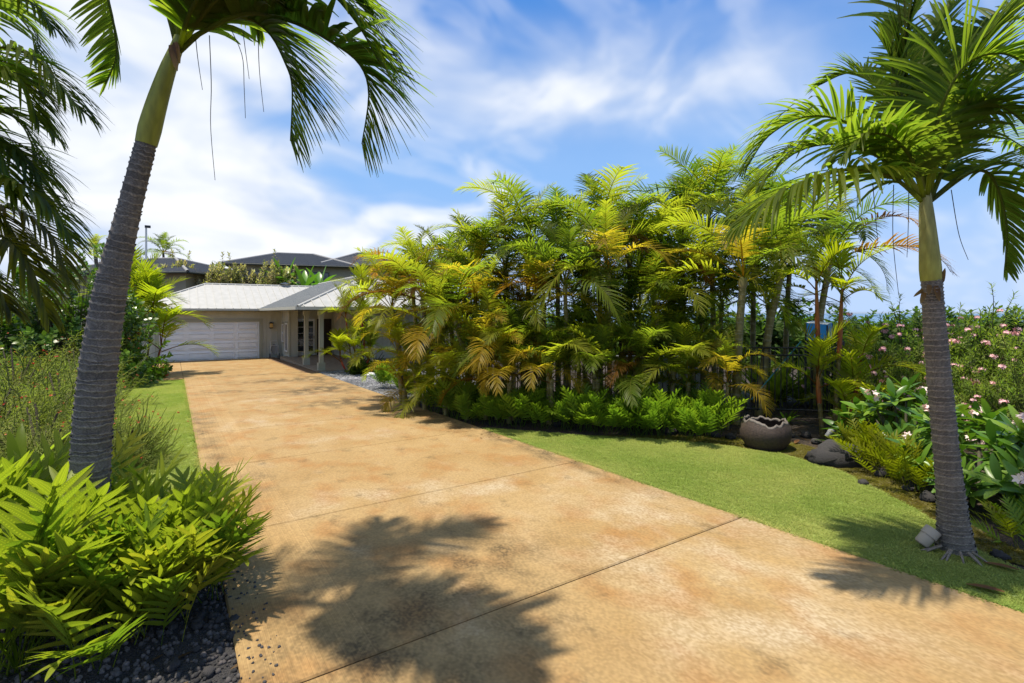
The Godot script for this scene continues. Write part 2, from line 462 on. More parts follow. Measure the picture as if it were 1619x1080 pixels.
# ---------- house ----------
# a roof plane over the convex polygon (points of the plane, the first two along the eave) with raised seams every `gap` metres
func roof_plane(house: Node3D, poly: Array, gap: float, m: Material, seam_m: Material) -> void:
	var u: Vector3 = (poly[1] - poly[0]).normalized()
	var nn: Vector3 = u.cross(poly[2] - poly[0]).normalized()
	if nn.y < 0: nn = -nn
	var w := nn.cross(u)
	if w.y < 0: w = -w
	var b := MB.new()
	b.face(poly, Color.WHITE, nn)
	var low := []
	for p in poly: low.append(p - nn * 0.04)
	b.face(low, Color.WHITE, -nn)
	for i in poly.size():
		var k := (i + 1) % poly.size()
		b.face([poly[i], poly[k], low[k], low[i]], Color.WHITE, (poly[i] + poly[k]) / 2 - poly[0].lerp(poly[2], 0.5))
	var face := part("roof", b.mesh(), m, house)
	var lo := 1e9
	var hi := -1e9
	for p in poly:
		lo = minf(lo, (p - poly[0]).dot(u)); hi = maxf(hi, (p - poly[0]).dot(u))
	var x := lo + gap * 0.6
	while x < hi - 0.1:
		var vs := []
		for i in poly.size():
			var a: Vector3 = poly[i] - poly[0]
			var c: Vector3 = poly[(i + 1) % poly.size()] - poly[0]
			var ax := a.dot(u)
			var cx := c.dot(u)
			if (ax - x) * (cx - x) < 0: vs.append(lerpf(a.dot(w), c.dot(w), (x - ax) / (cx - ax)))
		if vs.size() == 2:
			var v0 := minf(vs[0], vs[1])
			var v1 := maxf(vs[0], vs[1])
			if v1 - v0 > 0.15:
				var s := MB.new()
				s.box(Vector3(-0.016, 0.0, 0), Vector3(0.016, 0.038, v1 - v0))
				part("seam", s.mesh(), seam_m, face, Transform3D(Basis(u, nn, w) if u.cross(nn).dot(w) > 0 else Basis(-u, nn, w), poly[0] + u * x + w * v0))
		x += gap
func ridge_cap(house: Node3D, a: Vector3, c: Vector3, m: Material) -> void:
	var b := MB.new()
	b.tube(PackedVector3Array([a, c]), 0.06, 0.06, 6, Color.WHITE, Color.WHITE)
	part("ridge_cap", b.mesh(), m, house)
func window(house: Node3D, o: Vector3, u: Vector3, out: Vector3, w: float, h: float, rails: int, glass: Material, frame_m: Material) -> void:
	# o: lower left corner on the wall, u along the wall, out away from it
	var turn := Basis(u, Vector3.UP, out)
	var b := MB.new()
	var fw := 0.07
	b.box(Vector3(0, 0, 0), Vector3(fw, h, 0.06)); b.box(Vector3(w - fw, 0, 0), Vector3(w, h, 0.06))
	b.box(Vector3(fw, 0, 0), Vector3(w - fw, fw, 0.06)); b.box(Vector3(fw, h - fw, 0), Vector3(w - fw, h, 0.06))
	for r in rails:
		var y := h * (r + 1) / (rails + 1)
		b.box(Vector3(fw, y - 0.025, 0), Vector3(w - fw, y + 0.025, 0.05))
	var f := part("window", b.mesh(), frame_m, house, Transform3D(turn, o))
	local("pane", boxm(fw, w - fw, fw, h - fw, 0.006, 0.02), glass, f)
	var t := MB.new()
	t.box(Vector3(-0.09, -0.09, -0.002), Vector3(0, h + 0.09, 0.035)); t.box(Vector3(w, -0.09, -0.002), Vector3(w + 0.09, h + 0.09, 0.035))
	t.box(Vector3(0, h, -0.002), Vector3(w, h + 0.09, 0.035)); t.box(Vector3(0, -0.09, -0.002), Vector3(w, 0, 0.05))
	local("casing", t.mesh(), M.trim, f)
func battens(wall: Node3D, a: Vector3, c: Vector3, out: Vector3, y0: float, y1: float, gap: float, skip: Array) -> void:
	var u := (c - a).normalized()
	var length := a.distance_to(c)
	var x := gap * 0.5
	while x < length:
		var lo := y0
		for s in skip:
			if x > s[0] and x < s[1]: lo = s[2]
		if y1 - lo > 0.08:
			part("batten", boxm(-0.022, 0.022, 0, y1 - lo, 0, 0.022), M.siding, wall, Transform3D(Basis(u, Vector3.UP, out), Vector3(a.x, lo, a.z) + u * x))
		x += gap
func french_leaf(house: Node3D, x0: float, x1: float, y0: float, y1: float, z: float) -> void:
	var b := MB.new()
	var s := 0.09
	b.box(Vector3(x0, y0, z), Vector3(x0 + s, y1, z + 0.045)); b.box(Vector3(x1 - s, y0, z), Vector3(x1, y1, z + 0.045))
	b.box(Vector3(x0 + s, y0, z), Vector3(x1 - s, y0 + 0.22, z + 0.045)); b.box(Vector3(x0 + s, y1 - 0.1, z), Vector3(x1 - s, y1, z + 0.045))
	var d := part("french_door", b.mesh(), M.white_trim, house)
	var gh := (y1 - 0.1 - y0 - 0.22) / 5.0
	for k in 5:
		var g0 := y0 + 0.22 + gh * k
		part("pane", boxm(x0 + s, x1 - s, g0 + 0.014, g0 + gh - 0.014, z + 0.012, z + 0.022), M.glass, d)
		if k > 0: part("glazing_bar", boxm(x0 + s, x1 - s, g0 - 0.014, g0 + 0.014, z + 0.005, z + 0.038), M.white_trim, d)
	part("handle", boxm(x1 - 0.06, x1 - 0.03, y0 + 0.95, y0 + 1.12, z + 0.045, z + 0.07), M.black_metal, d)
func column(house: Node3D, x: float, z: float, y0: float, y1: float) -> void:
	var c := part("column", boxm(-0.085, 0.085, 0.32, y1 - y0 - 0.22, -0.085, 0.085), M.trim, house, Transform3D(Basis.IDENTITY, Vector3(x, y0, z)))
	local("base", boxm(-0.14, 0.14, 0, 0.32, -0.14, 0.14), M.trim, c)
	local("capital", boxm(-0.13, 0.13, y1 - y0 - 0.22, y1 - y0, -0.13, 0.13), M.trim, c)
func build_house() -> void:
	var fy := gy(0, -33.15)
	var h := thing("house", Vector3(4.0, fy, -33.0), "low ranch house with white standing seam metal roof and white garage door", "house")
	var ey := 2.20
	var top := ey + 0.12
	# garage front
	var zg := -33.15
	var wall := MB.new()
	wall.box(Vector3(-1.4, fy - 0.1, zg - 0.2), Vector3(-0.62, top, zg)); wall.box(Vector3(4.22, fy - 0.1, zg - 0.2), Vector3(5.4, top, zg)); wall.box(Vector3(-0.62, fy + 2.15, zg - 0.2), Vector3(4.22, top, zg))
	var gw := part("garage_wall", wall.mesh(), M.siding, h)
	battens(gw, Vector3(-1.4, 0, zg), Vector3(5.4, 0, zg), Vector3(0, 0, 1), fy, top - 0.01, 0.305, [[0.65, 5.75, fy + 2.32]])
	part("side_wall", boxm(-1.4, -1.2, fy - 0.1, top, -39.6, zg - 0.2), M.siding, h)
	var casing := MB.new()
	casing.box(Vector3(-0.80, fy, zg + 0.001), Vector3(-0.62, fy + 2.33, zg + 0.035)); casing.box(Vector3(4.22, fy, zg + 0.001), Vector3(4.40, fy + 2.33, zg + 0.035)); casing.box(Vector3(-0.62, fy + 2.15, zg + 0.001), Vector3(4.22, fy + 2.33, zg + 0.035))
	part("door_casing", casing.mesh(), M.trim, h)
	# garage door: four sections, each with four raised panels
	var gd := part("garage_door", boxm(-0.62, 4.22, fy, fy + 2.15, zg - 0.16, zg - 0.10), M.door_white, h)
	for r in 4:
		var y0 := fy + 0.012 + r * 0.535
		part("door_section", boxm(-0.615, 4.215, y0, y0 + 0.523, zg - 0.10, zg - 0.078), M.door_white, gd)
		for k in 4:
			var x0 := -0.50 + k * 1.195
			var b := MB.new()
			var lo := Vector3(x0, y0 + 0.09, zg - 0.078)
			var hi := Vector3(x0 + 1.02, y0 + 0.44, zg - 0.078)
			var ring := 0.035   # a raised rib round the panel, as pressed steel doors have
			b.box(lo, Vector3(hi.x, lo.y + ring, lo.z + 0.05)); b.box(Vector3(lo.x, hi.y - ring, lo.z), hi + Vector3(0, 0, 0.05))
			b.box(Vector3(lo.x, lo.y + ring, lo.z), Vector3(lo.x + ring, hi.y - ring, lo.z + 0.05)); b.box(Vector3(hi.x - ring, lo.y + ring, lo.z), Vector3(hi.x, hi.y - ring, lo.z + 0.05))
			b.box(lo + Vector3(0.075, 0.075, 0), hi + Vector3(-0.075, -0.075, 0.042))
			part("panel", b.mesh(), M.door_white, gd)
	# wing
	var zw := -30.6
	var pf := -0.34      # porch floor
	var side := part("wing_wall", boxm(5.4, 5.6, fy - 0.1, top, zg, zw), M.siding, h)
	window(h, Vector3(5.4, pf + 0.75, -32.75), Vector3(0, 0, 1), Vector3(-1, 0, 0), 0.55, 1.05, 1, M.glass, M.white_trim)
	window(h, Vector3(5.4, pf + 0.25, -31.75), Vector3(0, 0, 1), Vector3(-1, 0, 0), 0.80, 1.62, 0, M.glass, M.white_trim)
	for z in [-33.0, -31.95, -30.75]: part("batten", boxm(-0.022, 0, 0, top - fy, -0.022, 0.022), M.siding, side, Transform3D(Basis.IDENTITY, Vector3(5.4, fy, z)))
	part("corner_board", boxm(5.385, 5.47, fy, top, zw - 0.001, zw + 0.025), M.trim, h)
	var w2 := MB.new()
	w2.box(Vector3(5.6, pf - 0.2, zw - 0.6), Vector3(5.85, top, zw))
	w2.box(Vector3(5.85, pf + 2.1, -31.4), Vector3(7.95, top, -31.2)); w2.box(Vector3(6.90, pf - 0.2, -31.4), Vector3(7.0, pf + 2.1, -31.2)); w2.box(Vector3(7.85, pf - 0.2, -31.4), Vector3(7.95, pf + 2.1, -31.2))
	w2.box(Vector3(7.95, pf - 0.2, -31.4), Vector3(8.1, top, -27.0)); w2.box(Vector3(8.1, pf - 0.2, -27.2), Vector3(12.0, top, -27.0))
	var fw := part("entry_wall", w2.mesh(), M.siding, h)
	battens(fw, Vector3(8.1, 0, -27.0), Vector3(12, 0, -27.0), Vector3(0, 0, 1), pf, top - 0.01, 0.305, [])
	battens(fw, Vector3(7.95, 0, -31.2), Vector3(7.95, 0, -27.0), Vector3(-1, 0, 0), pf, top - 0.01, 0.305, [])
	french_leaf(h, 5.87, 6.37, pf, pf + 2.08, -31.28)
	french_leaf(h, 6.39, 6.89, pf, pf + 2.08, -31.28)
	part("entry_door", boxm(7.0, 7.85, pf, pf + 2.1, -31.33, -31.27), M.brown_door, h)
	part("back_wall", boxm(5.4, 12.0, fy, top, -40.0, -39.8), M.siding, h)
	part("porch_slab", boxm(5.02, 12.0, pf - 0.3, pf, -31.2, -22.35), M.porch, h)
	column(h, 5.28, -25.67, pf, ey); column(h, 5.28, -22.75, pf, ey); column(h, 7.55, -22.75, pf, ey); column(h, 10.2, -22.75, pf, ey)
	# roof
	var gx := -1.95
	var ze := -32.4
	var k := 0.42
	roof_plane(h, [Vector3(gx, ey + 0.14, ze), Vector3(4.2, ey + 0.14, ze), Vector3(7.8, ey + 0.14 + 3.6 * k, ze - 3.6), Vector3(gx + 3.6, ey + 0.14 + 3.6 * k, ze - 3.6)], 0.41, M.metal_roof, M.seam)
	roof_plane(h, [Vector3(gx, ey + 0.14, ze - 7.2), Vector3(gx, ey + 0.14, ze), Vector3(gx + 3.6, ey + 0.14 + 3.6 * k, ze - 3.6)], 0.41, M.metal_roof, M.seam)
	roof_plane(h, [Vector3(gx, ey + 0.14, ze - 7.2), Vector3(6, ey + 0.14, ze - 7.2), Vector3(6, ey + 0.14 + 3.6 * k, ze - 3.6), Vector3(gx + 3.6, ey + 0.14 + 3.6 * k, ze - 3.6)], 0.41, M.metal_roof, M.seam)
	ridge_cap(h, Vector3(gx, ey + 0.15, ze), Vector3(gx + 3.6, ey + 0.15 + 3.6 * k, ze - 3.6), M.metal_roof)
	ridge_cap(h, Vector3(gx + 3.6, ey + 0.15 + 3.6 * k, ze - 3.6), Vector3(7.8, ey + 0.15 + 3.6 * k, ze - 3.6), M.metal_roof)
	var zc := -22.0
	var y0 := ey + 0.16
	roof_plane(h, [Vector3(4.2, y0, zc), Vector3(4.2, y0, -40), Vector3(8.2, y0 + 4 * k, -36), Vector3(8.2, y0 + 4 * k, zc - 4)], 0.41, M.metal_roof, M.seam)
	roof_plane(h, [Vector3(4.2, y0, zc), Vector3(12.2, y0, zc), Vector3(8.2, y0 + 4 * k, zc - 4)], 0.41, M.metal_roof, M.seam)
	roof_plane(h, [Vector3(12.2, y0, zc), Vector3(12.2, y0, -40), Vector3(8.2, y0 + 4 * k, -36), Vector3(8.2, y0 + 4 * k, zc - 4)], 0.41, M.metal_roof, M.seam)
	ridge_cap(h, Vector3(4.2, y0 + 0.01, zc), Vector3(8.2, y0 + 4 * k + 0.01, zc - 4), M.metal_roof)
	ridge_cap(h, Vector3(8.2, y0 + 4 * k + 0.01, zc - 4), Vector3(8.2, y0 + 4 * k + 0.01, -36), M.metal_roof)
	# eaves: soffit, dark drip edge and gutter
	part("soffit", boxm(gx, 4.2, ey + 0.06, ey + 0.09, zg, ze - 0.03), M.soffit, h)
	part("soffit", boxm(4.24, 12.2, ey + 0.06, ey + 0.09, -32.9, zc - 0.03), M.soffit, h)
	part("fascia", boxm(gx, 4.2, ey, ey + 0.09, ze - 0.03, ze), M.dark_trim, h)
	part("fascia", boxm(4.21, 4.24, ey, ey + 0.09, ze, zc), M.dark_trim, h)
	part("fascia", boxm(4.24, 12.2, ey, ey + 0.09, zc - 0.03, zc), M.dark_trim, h)
	part("gutter", boxm(gx, 4.08, ey + 0.035, ey + 0.15, ze + 0.001, ze + 0.12), M.gutter, h)
	part("gutter", boxm(4.09, 4.205, ey + 0.035, ey + 0.165, ze + 0.0, zc + 0.12), M.gutter, h)
	part("gutter", boxm(4.21, 12.2, ey + 0.035, ey + 0.165, zc + 0.001, zc + 0.12), M.gutter, h)
	var vent := MB.new()
	vent.tube(PackedVector3Array([Vector3(6.1, 3.6, -36.1), Vector3(6.1, 4.02, -36.1)]), 0.13, 0.13, 12, Color.WHITE, Color.WHITE)
	vent.tube(PackedVector3Array([Vector3(6.1, 3.98, -36.1), Vector3(6.1, 4.10, -36.1)]), 0.34, 0.05, 14, Color.WHITE, Color.WHITE)
	part("roof_vent", vent.mesh(), M.metal_roof, h)
	# lantern beside the garage door
	var ln := thing("wall_lantern", Vector3(4.83, fy + 1.75, zg + 0.022), "small dark wall lantern with amber glass beside the garage door", "lantern")
	local("backplate", boxm(-0.06, 0.06, -0.02, 0.36, 0, 0.02), M.black_metal, ln)
	local("hood", boxm(-0.11, 0.11, 0.28, 0.33, 0.02, 0.22), M.black_metal, ln)
	local("glass", boxm(-0.085, 0.085, 0.05, 0.28, 0.035, 0.20), M.amber, ln)
	local("bottom", boxm(-0.10, 0.10, 0.0, 0.05, 0.02, 0.21), M.black_metal, ln)
	# folded cart leaning by the garage wall
	var cp := on_ground(4.95, -32.75, 0.03)
	var ct := thing("folding_cart", cp, "folded grey two wheeled cart standing by the garage wall corner", "cart")
	var fr := MB.new()
	for s in [-0.2, 0.2]:
		fr.tube(PackedVector3Array([Vector3(s, 0.12, 0.12), Vector3(s, 0.55, 0.02), Vector3(s * 0.9, 0.98, -0.12)]), 0.018, 0.018, 6, Color.WHITE, Color.WHITE)
		fr.tube(PackedVector3Array([Vector3(s, 0.06, -0.2), Vector3(s, 0.4, 0.05), Vector3(s, 0.72, 0.22)]), 0.016, 0.016, 6, Color.WHITE, Color.WHITE)
	fr.tube(PackedVector3Array([Vector3(-0.19, 0.98, -0.12), Vector3(0.19, 0.98, -0.12)]), 0.022, 0.022, 6, Color.WHITE, Color.WHITE)
	fr.tube(PackedVector3Array([Vector3(-0.2, 0.72, 0.22), Vector3(0.2, 0.72, 0.22)]), 0.016, 0.016, 6, Color.WHITE, Color.WHITE)
	local("frame", fr.mesh(), M.pale_plastic, ct)
	var bag := MB.new()
	bag.blade(Vector3(0, 0.2, 0.1), Vector3(0, 1, -0.12), Vector3(0, 0, 1), 0.62, 0.19, 0.0, 5, 0.35, Color.WHITE, Color.WHITE, 0.0, true)
	local("sling_seat", bag.mesh(), M.grey_plastic, ct)
	for s in [-0.25, 0.25]:
		var wh := MB.new()
		var pts := PackedVector3Array()
		for i in 17: pts.push_back(Vector3(s, 0.13 + 0.11 * cos(TAU * i / 16), 0.12 + 0.11 * sin(TAU * i / 16)))
		wh.tube(pts, 0.022, 0.022, 6, Color.WHITE, Color.WHITE)
		var wn := local("wheel", wh.mesh(), M.black_metal, ct)
		var hub := CylinderMesh.new()
		hub.top_radius = 0.09; hub.bottom_radius = 0.09; hub.height = 0.02; hub.radial_segments = 14
		local("rim", hub, M.grey_plastic, wn, Transform3D(Basis(Vector3(0, 0, 1), PI / 2), Vector3(s, 0.13, 0.12)))
func tiled_face(b: MB, e0: Vector3, e1: Vector3, t0: Vector3, t1: Vector3, courses: int) -> void:   # stepped courses of shingles
	var nn := (e1 - e0).cross(t0.lerp(t1, 0.5) - e0).normalized()
	if nn.y < 0: nn = -nn
	for i in courses:
		var a := float(i) / courses
		var c := float(i + 1) / courses
		var up := nn * 0.07
		var q := [e0.lerp(t0, a) + up, e1.lerp(t1, a) + up, e1.lerp(t1, c), e0.lerp(t0, c)]
		b.face(q, Color.WHITE, nn)
		b.face([q[0], q[1], e1.lerp(t1, a), e0.lerp(t0, a)], Color.WHITE, e0 - t0)
func hip_roof(parent: Node3D, c: Vector3, u: Vector3, hw: float, hd: float, rise: float, courses: int) -> void:
	var w := Vector3(-u.z, 0, u.x)
	var p := [c - u * hw - w * hd, c + u * hw - w * hd, c + u * hw + w * hd, c - u * hw + w * hd]
	var r0 := c - u * maxf(hw - hd, 0.0) + Vector3(0, rise, 0)
	var r1 := c + u * maxf(hw - hd, 0.0) + Vector3(0, rise, 0)
	var b := MB.new()
	tiled_face(b, p[0], p[1], r0, r1, courses); tiled_face(b, p[2], p[3], r1, r0, courses)
	tiled_face(b, p[1], p[2], r1, r1, courses); tiled_face(b, p[3], p[0], r0, r0, courses)
	b.face([p[0], p[1], p[2], p[3]], Color.WHITE, Vector3.DOWN)
	var roof := part("roof", b.mesh(), M.tile_roof, parent)
	for s in [[p[0], r0], [p[1], r1], [p[2], r1], [p[3], r0], [r0, r1 + u * 0.01]]:
		var cap := MB.new()
		cap.tube(PackedVector3Array([s[0] + Vector3(0, 0.06, 0), s[1] + Vector3(0, 0.06, 0)]), 0.12, 0.12, 6, Color.WHITE, Color.WHITE)
		part("ridge_tiles", cap.mesh(), M.tile_roof, roof)
	for i in 4:
		var a: Vector3 = p[i]
		var d: Vector3 = p[(i + 1) % 4]
		var f := MB.new()
		f.tube(PackedVector3Array([a - Vector3(0, 0.02, 0), d - Vector3(0, 0.02, 0)]), 0.09, 0.09, 4, Color.WHITE, Color.WHITE)
		part("gutter", f.mesh(), M.dark_trim, roof)
func build_neighbours() -> void:
	var u := rgt.rotated(Vector3.UP, 0.35)
	var c := at(470, HZ, 52)
	var base := Vector3(c.x, -0.8, c.z)
	var n := thing("neighbour_house", base, "two storey beige house with grey tiled hip roof behind the banana plants", "house")
	var g := at(468, 425, 52)
	hip_roof(n, g, u, 5.9, 4.2, 1.45, 16)
	var g2 := at(580, 424, 55)
	hip_roof(n, g2, u, 4.6, 3.6, 1.5, 15)
	for q in [[g, 5.2, 3.4], [g2, 4.0, 2.9]]:
		var b := MB.new()
		b.box(Vector3(-q[1], base.y - q[0].y, -q[2]), Vector3(q[1], -0.02, q[2]))
		var w := part("wall", b.mesh(), M.beige_wall, n, Transform3D(Basis(u, Vector3.UP, u.cross(Vector3.UP)), q[0]))
		for x in ([-3.2, -0.6, 2.4] if q[1] > 4.5 else [-1.8, 1.2]):
			var f := local("window", boxm(x - 0.75, x + 0.75, -1.75, -0.55, q[2], q[2] + 0.06), M.dark_trim, w)
			local("pane", boxm(x - 0.66, x + 0.66, -1.66, -0.64, q[2] + 0.06, q[2] + 0.075), M.glass, f)
	var c2 := at(262, HZ, 46)
	var m := thing("neighbour_house", Vector3(c2.x, -0.8, c2.z), "far house whose dark shingled roof rises behind the croton hedge", "house")
	var g3 := at(262, 440, 46)
	hip_roof(m, g3, rgt.rotated(Vector3.UP, -0.12), 7.2, 6.2, 1.7, 20)
	var bw := MB.new()
	bw.box(Vector3(-6.3, -0.8 - g3.y, -5.3), Vector3(6.3, -0.02, 5.3))
	part("wall", bw.mesh(), M.beige_wall, m, Transform3D(Basis(Vector3.UP, -yaw - 0.12), g3))
	var pole := at(231, 440, 44)
	var lp := thing("sensor_pole", Vector3(pole.x, -0.72, pole.z), "thin pale pole with a small dark sensor head rising behind the far roof", "pole")
	var tip := at(231, 359, 44)
	var pm := MB.new()
	pm.tube(PackedVector3Array([Vector3.ZERO, Vector3(0, tip.y + 0.72, 0)]), 0.11, 0.075, 8, Color.WHITE, Color.WHITE)
	local("mast", pm.mesh(), M.pale_plastic, lp)
	local("sensor_head", boxm(-0.1, 0.32, tip.y + 0.66, tip.y + 0.86, -0.12, 0.12), M.black_metal, lp)

# ---------- plants ----------
func spline(p: Array, n: int) -> PackedVector3Array:
	var out := PackedVector3Array()
	for i in n:
		var f := float(i) / (n - 1) * (p.size() - 1)
		var k := mini(int(f), p.size() - 2)
		var s := f - k
		var a: Vector3 = p[maxi(k - 1, 0)]
		var b: Vector3 = p[k]
		var c: Vector3 = p[k + 1]
		var d: Vector3 = p[mini(k + 2, p.size() - 1)]
		out.push_back(b.cubic_interpolate(c, a, d, s))
	return out
func arch(length: float, rise: float, bend: float, lean: float, n := 16) -> PackedVector3Array:   # a midrib that leaves upwards and bows over
	var out := PackedVector3Array()
	var p := Vector3.ZERO
	for i in n:
		out.push_back(p)
		var s := float(i) / (n - 1)
		var a := rise - bend * s * s * (1.4 - 0.4 * s)
		p += Vector3(cos(a), sin(a), lean * s) * length / (n - 1)
	return out
# feather-leaf of a palm along the midrib pts
func frond(pts: PackedVector3Array, o: Dictionary) -> ArrayMesh:
	var b := MB.new()
	var n: int = o.n
	var m := pts.size()
	var c0: Color = o.c
	var c1: Color = o.tip
	var rc: Color = o.rib
	var pet: float = o.get("pet", 0.15)
	var r0: float = o.get("r", 0.014)
	b.tube(pts, r0, r0 * 0.2, 5, rc, rc.lerp(c0, 0.4))
	var sides := PackedVector3Array()
	var prev := Vector3.ZERO
	for i in m:
		var t := (pts[mini(i + 1, m - 1)] - pts[maxi(i - 1, 0)]).normalized()
		var s := t.cross(Vector3.UP)
		if s.length() < 0.25: s = prev - t * prev.dot(t)
		s = s.normalized()
		if prev != Vector3.ZERO and s.dot(prev) < 0: s = -s
		if prev != Vector3.ZERO: s = (s + prev * 1.5).normalized(); s = (s - t * s.dot(t)).normalized()
		sides.push_back(s); prev = s
	var segs: int = o.get("segs", 4)
	var fold: float = o.get("fold", 0.0)
	var ll: float = o.ll
	for i in n:
		var u := pow((i + 0.5) / n, o.get("pack", 1.0))
		var f := (pet + (1.0 - pet) * u) * (m - 1)
		var k := mini(int(f), m - 2)
		var p := pts[k].lerp(pts[k + 1], f - k)
		var t := (pts[k + 1] - pts[k]).normalized()
		var shape := pow(sin(PI * clampf(0.12 + 0.80 * u, 0, 1)), 0.7) * lerpf(1.0, o.get("end", 0.75), u)
		var fc := shade(c0, o.get("vary", 0.14))
		for s in [-1.0, 1.0]:
			if rng.randf() < o.get("gaps", 0.03): continue
			var side: Vector3 = sides[k] * s
			var up: Vector3 = side.cross(t) * s
			if up.y < -0.3 and absf(t.y) < 0.8: up = -up
			var sweep := lerpf(o.get("sw0", 0.45), o.get("sw1", 1.0), u) + rnd(-0.08, 0.08)
			var d: Vector3 = side * cos(sweep) + t * sin(sweep) + up * (o.get("v", 0.35) + rnd(-0.12, 0.12))
			var cc := fc.lerp(c1, rnd(0.0, o.get("mix", 0.3)))
			b.blade(p, d, up, ll * shape * rnd(0.86, 1.1), o.lw * lerpf(1.0, 0.7, u), o.get("droop", 0.7) * rnd(0.6, 1.4), segs, fold, cc, cc, o.get("blunt", 0.0), false)
	return b.mesh()
func trunk_mesh(pts: PackedVector3Array, radii: Array, ring: float, ridge: float, c0: Color, c1: Color, ringc: Color, sides: int, crooked: float) -> ArrayMesh:
	# stem with raised leaf scars: every ring is a small overhanging step
	var b := MB.new()
	var total := 0.0
	for i in pts.size() - 1: total += pts[i].distance_to(pts[i + 1])
	var rings := int(total / ring)
	var jig := noise(1.3, 77, 3)
	var rows := []
	var s := 0.0
	for i in rings:
		var hgt := rnd(0.45, 1.6)
		rows.append([s, 0.0, i, rnd(0, 1)]); rows.append([s + hgt * 0.72, 0.25, i, rnd(0, 1)]); rows.append([s + hgt * 0.80, 1.0, i, rnd(0, 1)]); rows.append([s + hgt * 0.97, 0.85, i, rnd(0, 1)])
		s += hgt
	var f := b.v.size()
	var ref := Vector3(0.2, 0.1, 0.97)
	for r in rows:
		var q: float = r[0] / s * (pts.size() - 1)
		var k := mini(int(q), pts.size() - 2)
		var p := pts[k].lerp(pts[k + 1], q - k)
		var t := (pts[k + 1] - pts[k]).normalized()
		var a := t.cross(ref).normalized()
		var d := t.cross(a)
		var rq: float = r[0] / s * (radii.size() - 1)
		var rk := mini(int(rq), radii.size() - 2)
		var rad: float = lerpf(radii[rk], radii[rk + 1], rq - rk)
		var band := c0.lerp(c1, jig.get_noise_1d(r[2] * 3.7) * 0.5 + 0.5)
		band = band.lerp(ringc, 0.75 if r[1] > 0.8 else 0.0)
		for j in sides:
			var th := TAU * j / sides
			var o := a * cos(th) + d * sin(th)
			var wob := jig.get_noise_3d(cos(th) * 1.4, sin(th) * 1.4, r[2] * 0.9)
			var rr: float = rad * (1.0 + ridge * (r[1] - 0.5) + crooked * wob) 
			var col := band
			var sp := 1.0 + 0.45 * jig.get_noise_3d(cos(th) * 4.0, sin(th) * 4.0, r[0] * 2.3)
			b.vert(p + o * rr + t * wob * ring * 0.35, (o - t * (0.5 if r[1] == 1.0 else 0.0)).normalized(), Color(col.r * sp, col.g * sp, col.b * sp), Vector2(float(j) / sides, r[0]))
	for i in rows.size() - 1:
		for j in sides:
			var j2 := (j + 1) % sides
			b.quad(f + i * sides + j, f + i * sides + j2, f + (i + 1) * sides + j2, f + (i + 1) * sides + j)
	return b.mesh()
func smooth_stem(pts: PackedVector3Array, radii: Array, c0: Color, c1: Color, sides: int) -> ArrayMesh:
	var b := MB.new()
	var m := pts.size()
	var ref := Vector3(0.2, 0.1, 0.97)
	for i in m:
		var t := (pts[mini(i + 1, m - 1)] - pts[maxi(i - 1, 0)]).normalized()
		var a := t.cross(ref).normalized()
		var d := t.cross(a)
		var q := float(i) / (m - 1) * (radii.size() - 1)
		var k := mini(int(q), radii.size() - 2)
		var rad: float = lerpf(radii[k], radii[k + 1], q - k)
		for j in sides:
			var o := a * cos(TAU * j / sides) + d * sin(TAU * j / sides)
			b.vert(pts[i] + o * rad, o, shade(c0.lerp(c1, float(i) / (m - 1)), 0.07))
	for i in m - 1:
		for j in sides:
			var j2 := (j + 1) % sides
			b.quad(i * sides + j, i * sides + j2, (i + 1) * sides + j2, (i + 1) * sides + j)
	return b.mesh()
func px_path(list: Array, t: float) -> Array:   # [px, py, depth offset] points
	var out := []
	for q in list: out.append(at(q[0], q[1], t + (q[2] if q.size() > 2 else 0.0)))
	return out
func offset(pts: PackedVector3Array, by: Vector3) -> PackedVector3Array:
	var out := PackedVector3Array()
	for p in pts: out.push_back(p - by)
	return out

func big_palm(label: String, t: float, trunk_px: Array, radii: Array, shaft_px: Array, shaft_r: Array, fronds: Array, threads: Array, seed_: int, look: Dictionary) -> void:
	rng.seed = seed_
	var tp := px_path(trunk_px, t)
	var base: Vector3 = tp[0]
	var root := thing("manila_palm", base, label, "palm tree", "manila palms beside the drive")
	local("trunk", trunk_mesh(offset(spline(tp, 40), base), radii, look.ring, 0.085, Color(0.15, 0.14, 0.135), Color(0.42, 0.395, 0.37), Color(0.60, 0.57, 0.53), 26, 0.045), M.bark, root)
	var sp := spline(px_path(shaft_px, t), 14)
	local("crownshaft", smooth_stem(offset(sp, base), shaft_r, look.shaft0, look.shaft1, 20), M.cane, root)
	for f in fronds:
		var o: Dictionary = look.frond.duplicate()
		for k in f[1]: o[k] = f[1][k]
		var pts := offset(spline(px_path(f[0], t), 26), base)
		local("frond", frond(pts, o), M.leaf, root)
	for q in look.husks:
		var hb := MB.new()
		var h0: Vector3 = at(q[0], q[1], t + q[4]) - base
		var h1: Vector3 = at(q[2], q[3], t + q[4] - 0.02) - base
		hb.blade(h0, h1 - h0, -fwd, h0.distance_to(h1), q[5], 0.1, 5, 0.35, Color(0.20, 0.11, 0.06), Color(0.30, 0.19, 0.10), 0.1, false)
		local("dry_sheath", hb.mesh(), M.dull_leaf, root)
	for q in threads:
		var b := MB.new()
		b.tube(offset(spline(px_path(q, t), 14), base), 0.0035, 0.002, 4, Color.WHITE, Color.WHITE)
		local("fibre", b.mesh(), M.thread, root)

